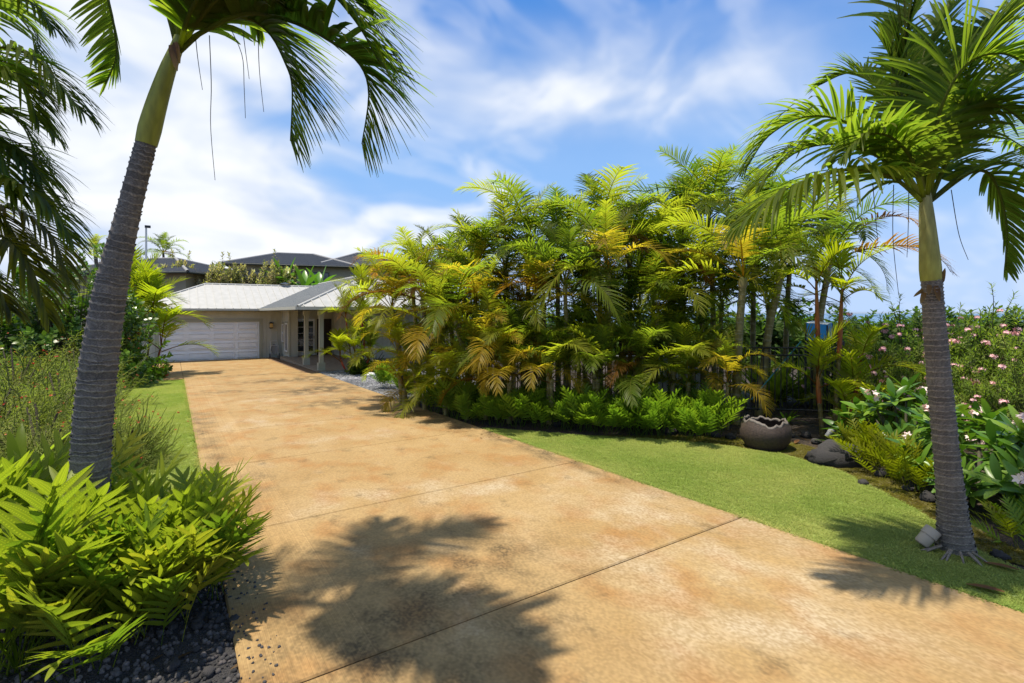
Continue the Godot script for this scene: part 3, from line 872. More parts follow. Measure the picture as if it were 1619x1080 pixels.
var areca_fronds := {}
var ARECA := {
	"green": [Color(0.19, 0.275, 0.04), Color(0.36, 0.34, 0.045), Color(0.34, 0.33, 0.055)],
	"lime": [Color(0.32, 0.365, 0.045), Color(0.48, 0.40, 0.05), Color(0.50, 0.41, 0.055)],
	"gold": [Color(0.50, 0.39, 0.05), Color(0.52, 0.31, 0.045), Color(0.52, 0.34, 0.06)],
	"dry": [Color(0.30, 0.145, 0.03), Color(0.33, 0.16, 0.06), Color(0.36, 0.2, 0.07)],
	"deep": [Color(0.11, 0.185, 0.035), Color(0.22, 0.22, 0.035), Color(0.22, 0.24, 0.045)]}
func make_areca_fronds() -> void:
	for k in ARECA:
		var list := []
		for i in 10:
			rng.seed = 900 + i * 7 + hash(k) % 1000
			# 0 upright, 1-2 arching, 3-4 hanging
			var rise: float = [1.42, 1.15, 0.95, 0.62, 0.30][i % 5] + rnd(-0.1, 0.1)
			var bend: float = [1.1, 1.9, 2.1, 2.0, 1.7][i % 5] + rnd(-0.25, 0.25)
			var c: Array = ARECA[k]
			list.append(frond(arch(rnd(1.75, 2.1), rise, bend, rnd(-0.25, 0.25)), {"n": 38, "ll": 0.62, "lw": 0.023, "c": c[0], "tip": c[1], "rib": c[2], "pet": 0.2, "v": 0.45, "droop": 0.75, "segs": 4, "fold": 0.0, "r": 0.014, "mix": 0.3, "vary": 0.2, "end": 0.7, "gaps": rnd(0.02, 0.14)}))
		areca_fronds[k] = list
func add_fronds(root: Node3D, crown: Vector3, lean: Vector3, n: int, scale: float, mixes: Array, a0: float) -> void:
	# a crown: young fronds stand, old ones hang; turned by the golden angle
	for i in n:
		var age := float(i) / maxi(n - 1, 1)
		var kind := clampi(int(age * 4.99), 0, 4)
		var col: String = mixes[rng.randi() % mixes.size()]
		if age < 0.25 and (col == "gold" or col == "dry"): col = "lime"
		if age > 0.9 and rng.randf() < 0.4: col = "dry" if rng.randf() < 0.5 else "gold"
		var s := scale * rnd(0.85, 1.12) * (0.8 if kind == 0 else 1.0)
		var b := Basis(Vector3.UP, a0 + i * 2.399 + rnd(-0.3, 0.3)) * Basis(Vector3(0, 0, 1), rnd(-0.12, 0.12)) * Basis(Vector3(1, 0, 0), rnd(-0.25, 0.25))
		local("frond", areca_fronds[col][kind + 5 * (rng.randi() % 2)], M.leaf, root, Transform3D(b.scaled_local(Vector3.ONE * s), crown + lean * (1.0 - age) * 0.12 - Vector3(0, 0.10 * age, 0)))
func areca(label: String, px: float, py: float, bx: float, t: float, n: int, scale: float, mixes: Array, seed_: int, r: float = 0.05, bt: float = 0.0) -> void:
	rng.seed = seed_
	var crown := at(px, py, t)
	var base := under(bx, t + bt)
	var root := thing("areca_palm", base, label, "palm", "areca palms screening the fence")
	var c := crown - base
	var mid := c * 0.55 + Vector3(-c.x, 0, -c.z) * 0.15
	var pts := spline([Vector3(0, -0.02, 0), mid, c * 0.86 + Vector3(-c.x, 0, -c.z) * 0.03, c], 24)
	var split := 18
	local("cane", trunk_mesh(pts.slice(0, split + 1), [r * 1.15, r, r * 0.9], 0.13, 0.06, Color(0.22, 0.19, 0.06), Color(0.30, 0.24, 0.10), Color(0.42, 0.38, 0.26), 10, 0.02), M.cane, root)
	local("crownshaft", smooth_stem(pts.slice(split, 24), [r * 0.92, r * 1.3, r * 1.1, r * 0.6], Color(0.30, 0.23, 0.12), Color(0.26, 0.27, 0.06), 10), M.cane, root)
	add_fronds(root, c, c.normalized(), n, scale, mixes, rnd(0, TAU))

func wax_palm(label: String, base: Vector3, stems: Array, seed_: int, c0: Color, c1: Color, shaft: Color, scale: float) -> void:
	# clump with red crownshafts and upright, broad-leafed feathers; stems: [dx along the picture, dz, height, lean, fronds]
	rng.seed = seed_
	var root := thing("sealing_wax_palm", base, label, "palm", "sealing wax palms")
	var kinds := []
	for i in 5:
		kinds.append(frond(arch(rnd(1.05, 1.25), [1.45, 1.25, 1.02, 0.75, 0.45][i], [0.8, 1.15, 1.4, 1.6, 1.5][i], rnd(-0.15, 0.15)), {"n": 20, "ll": 0.44, "lw": 0.024, "c": c0, "tip": c1, "rib": Color(0.30, 0.13, 0.03), "pet": 0.28, "v": 0.4, "droop": 0.35, "segs": 3, "fold": 0.2, "r": 0.013, "vary": 0.18, "end": 0.95, "sw0": 0.55, "sw1": 1.15, "gaps": 0.0, "blunt": 0.12}))
	for q in stems:
		var foot: Vector3 = rgt * q[0] - fwd * q[1]
		var top: Vector3 = foot + Vector3(0, q[2], 0) + rgt * q[3]
		var pts := spline([foot - Vector3(0, 0.03, 0), foot.lerp(top, 0.5) + rgt * q[3] * 0.1, top], 20)
		var cut := 10 if q[2] > 0.9 else 6
		local("cane", trunk_mesh(pts.slice(0, cut + 1), [0.04, 0.034], 0.11, 0.05, Color(0.13, 0.12, 0.03), Color(0.22, 0.15, 0.04), Color(0.30, 0.26, 0.14), 9, 0.0), M.cane, root)
		local("crownshaft", smooth_stem(pts.slice(cut, 20), [0.034, 0.042, 0.03, 0.018], shaft, shaft.lerp(c0, 0.25), 9), M.cane, root)
		for i in int(q[4]):
			var age := float(i) / maxf(q[4] - 1, 1)
			var b := Basis(Vector3.UP, i * 2.399 + rnd(0, 0.5) + q[0] * 5.0) * Basis(Vector3(0, 0, 1), rnd(-0.1, 0.1))
			local("frond", kinds[clampi(int(age * 4.99), 0, 4)], M.leaf, root, Transform3D(b.scaled_local(Vector3.ONE * scale * rnd(0.85, 1.1)), top - Vector3(0, 0.25 * age * minf(q[2], 1.0), 0)))

var fern_fronds := {}
func fern_frond(length: float, rise: float, bend: float, lobes: int, lobe: float, w: float, c0: Color, c1: Color, segs: int) -> ArrayMesh:
	var pts := arch(length, rise, bend, rnd(-0.3, 0.3), 14)
	var b := MB.new()
	b.tube(pts, 0.0045, 0.002, 5, Color(c0.r * 0.8, c0.g * 0.8, c0.b), c0)
	var pet := 0.28
	for i in lobes * 2 + 1:
		var u := (i + 0.3) / (lobes * 2 + 1.0)
		var f := (pet + (1.0 - pet) * u) * 13.0
		var k := mini(int(f), 12)
		var p := pts[k].lerp(pts[k + 1], f - k)
		var t := (pts[k + 1] - pts[k]).normalized()
		var s := t.cross(Vector3.UP).normalized() * (1.0 if i % 2 else -1.0)
		var up := s.cross(t) * (1.0 if i % 2 else -1.0)
		var last := i == lobes * 2
		var d := t if last else s * cos(0.62 + 0.35 * u) + t * sin(0.62 + 0.35 * u) + up * rnd(0.05, 0.3)
		var sz := lobe * (0.75 + 0.5 * sin(PI * minf(0.25 + u * 0.75, 1.0))) * lerpf(1.0, 0.62, u * u)
		var cc := shade(c0, 0.12)
		b.blade(p - d * 0.004, d, up, sz * (1.0 if not last else 0.95) * rnd(0.88, 1.08), w * rnd(0.9, 1.1), rnd(-0.15, 0.4), segs, 0.22, cc, cc.lerp(Color(0.22, 0.13, 0.05) if rng.randf() < 0.05 else c1, rnd(0.1, 0.6)), 0.0, false)
	# the narrow wing of leaf along the midrib
	var f0 := b.v.size()
	for i in 10:
		var f := (pet * 0.95 + (1.0 - pet) * i / 9.0) * 13.0
		var k := mini(int(f), 12)
		var p := pts[k].lerp(pts[k + 1], f - k)
		var t := (pts[k + 1] - pts[k]).normalized()
		var s := t.cross(Vector3.UP).normalized()
		var up := s.cross(t)
		var ww := w * (0.25 if i == 0 else 0.55)
		for e in [-1.0, 0.0, 1.0]: b.vert(p + s * ww * e + up * 0.003 * (1 - absf(e)), up, c0, Vector2(0.5 + 0.1 * e, i / 9.0))
	for i in 9:
		for e in 2: b.quad(f0 + i * 3 + e, f0 + i * 3 + e + 1, f0 + i * 3 + e + 4, f0 + i * 3 + e + 3)
	return b.mesh()
func make_fern_fronds() -> void:
	var sets := {"hero": [Color(0.46, 0.53, 0.065), Color(0.55, 0.57, 0.09)], "hero_yellow": [Color(0.54, 0.53, 0.07), Color(0.58, 0.47, 0.09)], "hero_green": [Color(0.26, 0.38, 0.05), Color(0.38, 0.46, 0.07)], "bed": [Color(0.22, 0.36, 0.05), Color(0.34, 0.43, 0.06)], "bed_light": [Color(0.33, 0.47, 0.06), Color(0.45, 0.5, 0.07)], "golden": [Color(0.34, 0.36, 0.02), Color(0.45, 0.40, 0.03)]}
	for k in sets:
		var list := []
		for i in 6:
			rng.seed = 300 + i * 13 + hash(k) % 997
			list.append(fern_frond(1.0, [1.45, 1.38, 1.28, 1.18, 1.05, 0.85][i], rnd(0.35, 0.8), 8 if k.begins_with("hero") else 8, 0.31 if k.begins_with("hero") else 0.24, 0.029 if k.begins_with("hero") else 0.026, sets[k][0], sets[k][1], 5 if k.begins_with("hero") else 3))
		fern_fronds[k] = list
func fern(label: String, group: String, p: Vector3, n: int, scale: float, kinds: Array, spread: float, seed_: int, push := Vector3.ZERO) -> Node3D:
	rng.seed = seed_
	var root := thing("lauae_fern", p, label, "fern", group)
	for i in n:
		var a := rnd(0, TAU)
		var d := Vector3(cos(a), 0, -sin(a))
		if push != Vector3.ZERO and rng.randf() < 0.6:
			a = atan2(-push.z, push.x) + rnd(-1.0, 1.0)
			d = Vector3(cos(a), 0, -sin(a))
		var k: String = kinds[rng.randi() % kinds.size()]
		var q := Vector3(rnd(-1, 1), 0, rnd(-1, 1)) * spread
		q += d * spread * 0.3
		q.y = gy(p.x + q.x, p.z + q.z) - gy(p.x, p.z) - 0.01
		local("frond", fern_fronds[k][rng.randi() % 6], M.fern, root, Transform3D((Basis(Vector3.UP, a) * Basis(Vector3(1, 0, 0), rnd(-0.35, 0.35))).scaled_local(Vector3.ONE * scale * rnd(0.72, 1.12)), q))
	return root

# a shrub of leafy shoots filling a lumpy dome
func shoots_mesh(rad: Vector3, n: int, leaves: int, leaf: float, w: float, c0: Color, c1: Color, stem: Color, seed_: int, round_: bool, droop: float, upright: float, fill := 0.55) -> ArrayMesh:
	rng.seed = seed_
	var b := MB.new()
	var f := noise(1.1, seed_, 3)
	for i in n:
		var d := Vector3(rnd(-1, 1), rnd(-0.15, 1), rnd(-1, 1)).normalized()
		var k := (1.0 + 0.42 * f.get_noise_3dv(d * 1.7)) * pow(rnd(fill, 1.0), 0.6)
		var tip := Vector3(d.x * rad.x, absf(d.y) * rad.y, d.z * rad.z) * k
		tip.y = maxf(tip.y, 0.12)
		var dir := (d * (1.0 - upright) + Vector3.UP * upright + Vector3(rnd(-0.3, 0.3), 0, rnd(-0.3, 0.3))).normalized()
		var length := leaf * rnd(2.0, 3.6)
		var foot := tip - dir * length
		b.tube(PackedVector3Array([Vector3(foot.x * 0.3, foot.y * 0.35, foot.z * 0.3), foot.lerp(tip, 0.0), tip]), 0.009, 0.004, 3, stem, stem)
		var cc := shade(c0.lerp(c1, rng.randf()), 0.2)
		for j in leaves:
			var s := float(j) / leaves
			var a := j * 2.399 + i
			var side := dir.cross(Vector3(0.3, 0.1, 0.9)).normalized()
			var o := side.rotated(dir, a)
			b.blade(foot.lerp(tip, 0.15 + 0.85 * s), o * lerpf(1.0, 0.65, s) + dir * lerpf(0.35, 1.0, s), dir, leaf * rnd(0.7, 1.1), w, droop, 2, 0.0, shade(cc, 0.12), shade(cc, 0.12), 0.0, round_)
	return b.mesh()
func blossom_mesh(c0: Color, c1: Color, size: float, n: int, seed_: int) -> ArrayMesh:
	rng.seed = seed_
	var b := MB.new()
	for i in n:
		var d := Vector3(rnd(-1, 1), rnd(-0.2, 1), rnd(-1, 1)).normalized()
		var p := d * size * rnd(0.3, 1.0)
		var a := d.cross(Vector3(0.2, 0.3, 0.9)).normalized()
		var cc := c0.lerp(c1, rng.randf())
		for k in 5: b.blade(p, a.rotated(d, TAU * k / 5) + d * 0.35, d, size * 0.55, size * 0.17, 0.2, 2, 0.0, c1, cc, 0.0, true)
	return b.mesh()
func shrub(called: String, label: String, category: String, group: String, p: Vector3, crown: Mesh, m: Material, turn: float, scale: Vector3, stem_c: Color, flowers: Array = []) -> Node3D:
	# flowers: [mesh, count, radii, seed]
	var root := thing(called, p, label, category, group)
	local("crown", crown, m, root, Transform3D(Basis(Vector3.UP, turn).scaled(scale), Vector3.ZERO))
	var st := MB.new()
	rng.seed = hash(label) % 5000
	for i in 6:
		var a := rnd(0, TAU)
		var e := Vector3(cos(a) * rnd(0.15, 0.4), rnd(0.5, 0.8), sin(a) * rnd(0.15, 0.4)) * scale * 1.2
		st.tube(spline([Vector3(cos(a), -0.3, sin(a)) * 0.08, e * 0.5 + Vector3(rnd(-0.05, 0.05), 0.05, 0), e], 6), 0.03, 0.012, 6, stem_c, stem_c)
	local("stem", st.mesh(), M.bark, root)
	if flowers:
		rng.seed = flowers[3]
		var f := noise(1.1, flowers[3], 2)
		for i in int(flowers[1]):
			var d := Vector3(rnd(-1, 1), rnd(0.1, 1), rnd(-1, 1)).normalized()
			var r: Vector3 = flowers[2]
			local("flower_cluster", flowers[0], M.flower, root, Transform3D(Basis(Vector3.UP, rnd(0, TAU)).scaled(Vector3.ONE * rnd(0.7, 1.25)), Vector3(d.x * r.x, d.y * r.y, d.z * r.z) * (1.0 + 0.25 * f.get_noise_3dv(d * 2.0))))
	return root
func plumeria(label: String, p: Vector3, rad: Vector3, tips: int, seed_: int) -> void:
	rng.seed = seed_
	var root := thing("plumeria_shrub", p, label, "shrub", "plumeria shrubs under the manila palm")
	var leaves := []
	for i in 4:
		var b := MB.new()
		var cc: Color = [Color(0.10, 0.21, 0.03), Color(0.14, 0.26, 0.035), Color(0.20, 0.32, 0.045), Color(0.075, 0.165, 0.028)][i]
		b.blade(Vector3.ZERO, Vector3(1, rnd(0.1, 0.3), 0), Vector3.UP, 0.30, 0.045, rnd(0.25, 0.6), 6, 0.25, cc, shade(cc, 0.1), 0.0, true)
		leaves.append(b.mesh())
	var st := MB.new()
	var bunch := blossom_mesh(Color(0.72, 0.42, 0.45), Color(0.85, 0.74, 0.66), 0.10, 11, seed_)
	for i in tips:
		var d := Vector3(rnd(-1, 1), rnd(0.05, 1), rnd(-1, 1)).normalized()
		var e := Vector3(d.x * rad.x, maxf(d.y * rad.y, 0.2), d.z * rad.z) * rnd(0.75, 1.05)
		st.tube(spline([Vector3(d.x * 0.1, 0, d.z * 0.1), Vector3(e.x * 0.55, e.y * 0.4, e.z * 0.55), e], 7), 0.028, 0.016, 6, Color(0.17, 0.15, 0.12), Color(0.17, 0.18, 0.1))
		var axis := (d + Vector3.UP * 0.9).normalized()
		var tilt := Basis(Vector3.UP.cross(axis).normalized(), Vector3.UP.angle_to(axis)) if axis.y < 0.999 else Basis.IDENTITY
		for k in 12:
			var lift := lerpf(-0.15, 0.95, k / 11.0)
			local("leaf", leaves[rng.randi() % 4], M.gloss_leaf, root, Transform3D((tilt * Basis(Vector3.UP, k * 2.399 + i) * Basis(Vector3(0, 0, 1), lift)).scaled_local(Vector3.ONE * rnd(0.8, 1.15)), e + axis * (0.012 * k)))
		if i % 5 == 2: local("flower_cluster", bunch, M.flower, root, Transform3D(Basis(Vector3.UP, i), e + axis * 0.22))
	local("branches", st.mesh(), M.bark, root)
func strap_plant(called: String, label: String, category: String, p: Vector3, n: int, length: float, w: float, c0: Color, c1: Color, seed_: int, rise0 := 0.5, group := "") -> void:
	rng.seed = seed_
	var root := thing(called, p, label, category, group)
	for i in n:
		var b := MB.new()
		var a := i * 2.399
		var e := rnd(rise0, 1.35)
		var cc := shade(c0.lerp(c1, rng.randf()), 0.1)
		b.blade(Vector3(cos(a), 0, sin(a)) * 0.03, Vector3(cos(a) * cos(e), sin(e), sin(a) * cos(e)), Vector3.UP, length * rnd(0.7, 1.1), w, rnd(0.5, 1.1), 7, 0.25, cc, cc.lerp(c1, 0.3), 0.0, true)
		local("leaf", b.mesh(), M.leaf, root)
func banana(label: String, base: Vector3, hgt: float, seed_: int, scale: float) -> void:
	rng.seed = seed_
	var root := thing("banana_plant", base, label, "banana plant", "banana plants behind the roof")
	local("stem", smooth_stem(spline([Vector3.ZERO, Vector3(0.05, hgt * 0.5, 0), Vector3(0, hgt, 0)], 8), [0.16, 0.12, 0.07], Color(0.15, 0.17, 0.06), Color(0.16, 0.2, 0.05), 10), M.cane, root)
	for i in 9:
		var b := MB.new()
		var a := i * 2.399 + rnd(0, 0.4)
		var e: float = lerpf(1.4, 0.35, i / 8.0)
		var cc := shade(Color(0.14, 0.29, 0.045), 0.2)
		b.blade(Vector3(0, 0, 0), Vector3(cos(a) * cos(e), sin(e), sin(a) * cos(e)), Vector3.UP, 1.9 * scale, 0.24 * scale, rnd(0.7, 1.2), 9, 0.3, cc, shade(cc, 0.1), 0.0, true)
		local("leaf", b.mesh(), M.gloss_leaf, root, Transform3D(Basis.IDENTITY, Vector3(0, hgt - 0.1, 0)))
func far_palm(label: String, crown: Vector3, seed_: int, size: float, col: String) -> void:
	rng.seed = seed_
	var base := Vector3(crown.x, gy(crown.x, crown.z), crown.z)
	var root := thing("coconut_palm", base, label, "palm tree", "palms far behind the houses")
	local("trunk", trunk_mesh(spline([Vector3.ZERO, Vector3(0.25, (crown.y - base.y) * 0.5, 0), crown - base], 12), [0.2, 0.14, 0.12], 0.25, 0.03, Color(0.2, 0.18, 0.15), Color(0.28, 0.26, 0.22), Color(0.2, 0.18, 0.15), 10, 0.0), M.bark, root)
	add_fronds(root, crown - base, Vector3.UP, 17, size, [col], 0.3)

func _ready() -> void:
	# camera, sky, sun, exposure
	var cam := Camera3D.new()
	add_child(cam)
	cam.position = Vector3(0, EYE, 0)
	cam.rotation.y = -yaw
	cam.set_frustum(0.05 * 1080.0 / F, Vector2(0, (HZ - 540.0) / F * 0.05), 0.05, 6000.0)
	cam.current = true
	var env := Environment.new()
	env.background_mode = Environment.BG_SKY
	var sky := Sky.new()
	var pano := PanoramaSkyMaterial.new()
	pano.panorama = ImageTexture.create_from_image(sky_image())
	sky.sky_material = pano
	env.sky = sky
	env.background_energy_multiplier = 0.86
	env.tonemap_mode = Environment.TONE_MAPPER_LINEAR
	env.tonemap_exposure = 2.05
	env.sdfgi_enabled = true; env.ssao_enabled = true; env.ssil_enabled = true
	var we := WorldEnvironment.new()
	we.environment = env
	add_child(we)
	var sun := DirectionalLight3D.new()
	add_child(sun)
	var across := (rgt - fwd * 0.12).normalized()
	var el := deg_to_rad(75.5)
	sun.look_at_from_position(Vector3.ZERO, across * cos(el) - Vector3(0, sin(el), 0), Vector3(0, 0, 1))
	sun.light_energy = 1.12
	sun.light_color = Color(1.0, 0.96, 0.89)
	sun.light_angular_distance = 1.2
	sun.shadow_enabled = true
	make_materials()
	build_ground()
	build_house()
	build_neighbours()
	build_fence()
	build_palms()
	build_shrubs()
	build_ferns()
	build_small_things()

func build_ground() -> void:
	var b := MB.new()
	var zs := [3000.0, 6.0, -45.0, -3000.0]
	for z in zs:
		for x in [-3000.0, 90.0]: b.vert(Vector3(x, gy(0, z) - 0.02, z), Vector3.UP)
	for i in 3: b.quad(i * 2, i * 2 + 1, i * 2 + 3, i * 2 + 2)
	structure("ground", b.mesh(), M.soil)
	var sea := MB.new()
	sea.face([Vector3(88, -3.0, 3000), Vector3(5000, -3.0, 3000), Vector3(5000, -3.0, -5000), Vector3(88, -3.0, -5000)], Color.WHITE, Vector3.UP)
	structure("sea", sea.mesh(), M.sea)
	# the drive: concrete bays with open joints over a dark base
	var drive := structure("driveway", sheet(PackedVector2Array([Vector2(-0.70, -33.2), Vector2(4.97, -33.2), Vector2(4.95, 2.2), Vector2(0.33, 2.2), Vector2(0.33, -22.7), Vector2(-0.70, -22.7)]), -0.006), M.joint)
	var cm := mat(Color.WHITE, 0.88)
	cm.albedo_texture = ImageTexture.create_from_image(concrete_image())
	cm.texture_repeat = false
	cm.metallic_specular = 0.3
	cm.detail_enabled = true; cm.detail_blend_mode = BaseMaterial3D.BLEND_MODE_MUL; cm.detail_uv_layer = BaseMaterial3D.DETAIL_UV_2
	cm.detail_albedo = noise_tex(0.22, 57, Color(0.76, 0.75, 0.74), Color(1, 1, 1), 1024, 4)
	cm.uv2_triplanar = true; cm.uv2_world_triplanar = true; cm.uv2_scale = Vector3(0.9, 0.9, 0.9)
	var zj := [2.2, -0.45, -3.13, -5.71, -8.46, -11.15, -13.84, -16.5, -19.2, -21.9, -24.6, -27.4, -30.2, -33.15]
	for i in zj.size() - 1:
		var xr := 4.95 if zj[i] > -21.0 else 4.5
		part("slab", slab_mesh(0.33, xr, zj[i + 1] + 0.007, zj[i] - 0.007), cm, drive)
	for i in range(10, zj.size() - 1):
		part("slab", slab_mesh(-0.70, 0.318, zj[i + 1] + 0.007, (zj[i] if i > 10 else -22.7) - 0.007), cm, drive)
	structure("edge_strip", sheet(PackedVector2Array([Vector2(4.515, -33.15), Vector2(5.015, -33.15), Vector2(5.015, -21.92), Vector2(4.515, -21.92)]), 0.02), M.strip)
	# lawns
	var edge := [Vector2(5.1, -8.62), Vector2(5.7, -7.75), Vector2(6.22, -6.95), Vector2(7.12, -5.97), Vector2(7.6, -5.07), Vector2(7.82, -4.2), Vector2(7.6, -3.35), Vector2(7.07, -2.63), Vector2(6.55, -2.04), Vector2(5.99, -1.5), Vector2(5.8, -1.15), Vector2(5.72, 1.8), Vector2(4.96, 1.8), Vector2(4.96, -8.6)]
	var lawn := wavy(edge, 0.05, 4)
	var g1 := structure("lawn", sheet(lawn, 0.0), M.turf)
	g1.set_meta("label", "curved lawn between the drive and the areca bed")
	var strip := wavy([Vector2(0.32, -5.9), Vector2(0.32, -22.6), Vector2(-1.4, -22.6), Vector2(-1.15, -16), Vector2(-1.0, -11), Vector2(-0.9, -5.9)], 0.04, 5)
	structure("lawn", sheet(strip, 0.0), M.turf)
	var tuft := tuft_mesh(10, 0.042, 0.04, 61)
	scatter("lawn_grass", tuft, M.grass, lawn, 36000, Color(0.30, 0.39, 0.085), Color(0.45, 0.48, 0.145), 0.7, 1.15, 0.0, "short bright green grass of the curved lawn", "grass", 71)
	scatter("lawn_grass", tuft, M.grass, strip, 30000, Color(0.31, 0.40, 0.08), Color(0.45, 0.48, 0.135), 0.7, 1.2, 0.0, "short grass of the narrow strip left of the drive", "grass", 72)
	scatter("edge_grass", tuft, M.grass, PackedVector2Array([Vector2(4.925, 1.6), Vector2(4.925, -8.5), Vector2(5.0, -8.5), Vector2(5.0, 1.6)]), 900, Color(0.29, 0.38, 0.085), Color(0.50, 0.48, 0.16), 0.7, 1.3, 0.024, "grass runners creeping over the right edge of the concrete", "grass", 81)
	scatter("edge_grass", tuft, M.grass, PackedVector2Array([Vector2(0.29, -5.9), Vector2(0.29, -22.5), Vector2(0.35, -22.5), Vector2(0.35, -5.9)]), 800, Color(0.30, 0.39, 0.08), Color(0.50, 0.48, 0.15), 0.7, 1.3, 0.022, "grass runners creeping over the left edge of the concrete", "grass", 82)
	# moss, gravel and cinder beds
	var mossy := wavy([Vector2(6.3, -7.0), Vector2(7.3, -6.25), Vector2(8.2, -5.5), Vector2(8.75, -4.6), Vector2(8.5, -3.7), Vector2(7.85, -2.75), Vector2(7.2, -2.1), Vector2(6.5, -1.5), Vector2(5.9, -0.9), Vector2(6.0, -1.5), Vector2(6.55, -2.04), Vector2(7.07, -2.63), Vector2(7.6, -3.35), Vector2(7.8, -4.2), Vector2(7.58, -5.07), Vector2(7.1, -5.97)], 0.10, 9)
	structure("moss_ground", sheet(mossy, -0.008), M.moss)
	scatter("moss_tufts", tuft_mesh(12, 0.022, 0.03, 62), M.grass, mossy, 5000, Color(0.16, 0.13, 0.03), Color(0.22, 0.21, 0.03), 0.6, 1.3, -0.008, "low dry moss and creeping weeds beside the pot", "moss", 73, 1.4)
	var grey := PackedVector2Array([Vector2(5.02, -21.9), Vector2(4.97, -13.2), Vector2(5.4, -12.4), Vector2(8.5, -13.5), Vector2(11, -22.3), Vector2(5.02, -22.3)])
	structure("gravel_bed", sheet(grey, -0.01), M.gravel_bed)
	structure("gravel_bed", sheet(PackedVector2Array([Vector2(-2.6, -22.62), Vector2(0.30, -22.62), Vector2(0.28, -22.69), Vector2(-0.72, -23.6), Vector2(-0.72, -33), Vector2(-2.6, -33)]), -0.01), M.gravel_bed)
	var pebble := rock_mesh(5, 0.5, 3)
	scatter("grey_gravel", pebble, M.stone, grey, 9000, Color(0.10, 0.105, 0.11), Color(0.30, 0.30, 0.31), 0.012, 0.03, -0.005, "grey gravel spread beside the porch", "gravel", 74)
	var cinder := wavy([Vector2(0.33, 1.5), Vector2(0.30, -2.9), Vector2(0.42, -4.2), Vector2(0.32, -5.0), Vector2(0.31, -5.95), Vector2(-3.4, -5.95), Vector2(-3.4, 1.5)], 0.03, 12)
	structure("cinder_bed", sheet(cinder, 0.0), M.cinder_bed)
	scatter("lava_cinders", pebble, M.stone, cinder, 15000, Color(0.014, 0.014, 0.016), Color(0.13, 0.115, 0.11), 0.005, 0.021, 0.004, "black lava cinders under the ferns beside the drive", "gravel", 75)
	var edge_spill := PackedVector2Array([Vector2(0.30, -2.2), Vector2(0.55, -3.2), Vector2(0.62, -4.2), Vector2(0.40, -5.2), Vector2(0.30, -5.2)])
	scatter("spilled_cinders", pebble, M.stone, edge_spill, 130, Color(0.012, 0.012, 0.014), Color(0.06, 0.055, 0.055), 0.004, 0.013, 0.031, "black cinders spilled on the edge of the concrete", "gravel", 76)
	var mulch := MB.new()
	mulch.blade(Vector3(-0.03, 0, 0), Vector3(1, 0.15, 0), Vector3.UP, 0.07, 0.012, 0.2, 2, 0.0, Color.WHITE, Color.WHITE, 0, true)
	scatter("leaf_litter", mulch.mesh(), M.dull_leaf, cinder, 420, Color(0.10, 0.06, 0.03), Color(0.34, 0.22, 0.11), 0.5, 1.3, 0.016, "dry leaf scraps lying on the black cinders", "leaf litter", 78)
	scatter("leaf_litter", mulch.mesh(), M.dull_leaf, PackedVector2Array([Vector2(4.3, -7.5), Vector2(4.94, -7.5), Vector2(4.94, -20), Vector2(4.0, -20)]), 90, Color(0.10, 0.06, 0.03), Color(0.34, 0.22, 0.11), 0.5, 1.6, 0.033, "dry leaf scraps on the concrete below the areca screen", "leaf litter", 79)
	var bed := PackedVector2Array([Vector2(5.05, -8.7), Vector2(5.05, -13.2), Vector2(6.2, -13.2), Vector2(12.5, -5.5), Vector2(9.5, -1.0), Vector2(6.1, 0.5), Vector2(6.6, -1.6), Vector2(8.4, -3.7), Vector2(8.7, -4.6), Vector2(7.2, -6.3)])
	scatter("leaf_litter", mulch.mesh(), M.dull_leaf, bed, 2600, Color(0.06, 0.04, 0.02), Color(0.22, 0.14, 0.07), 0.6, 1.6, -0.012, "brown leaf litter on the soil of the palm bed", "leaf litter", 77)

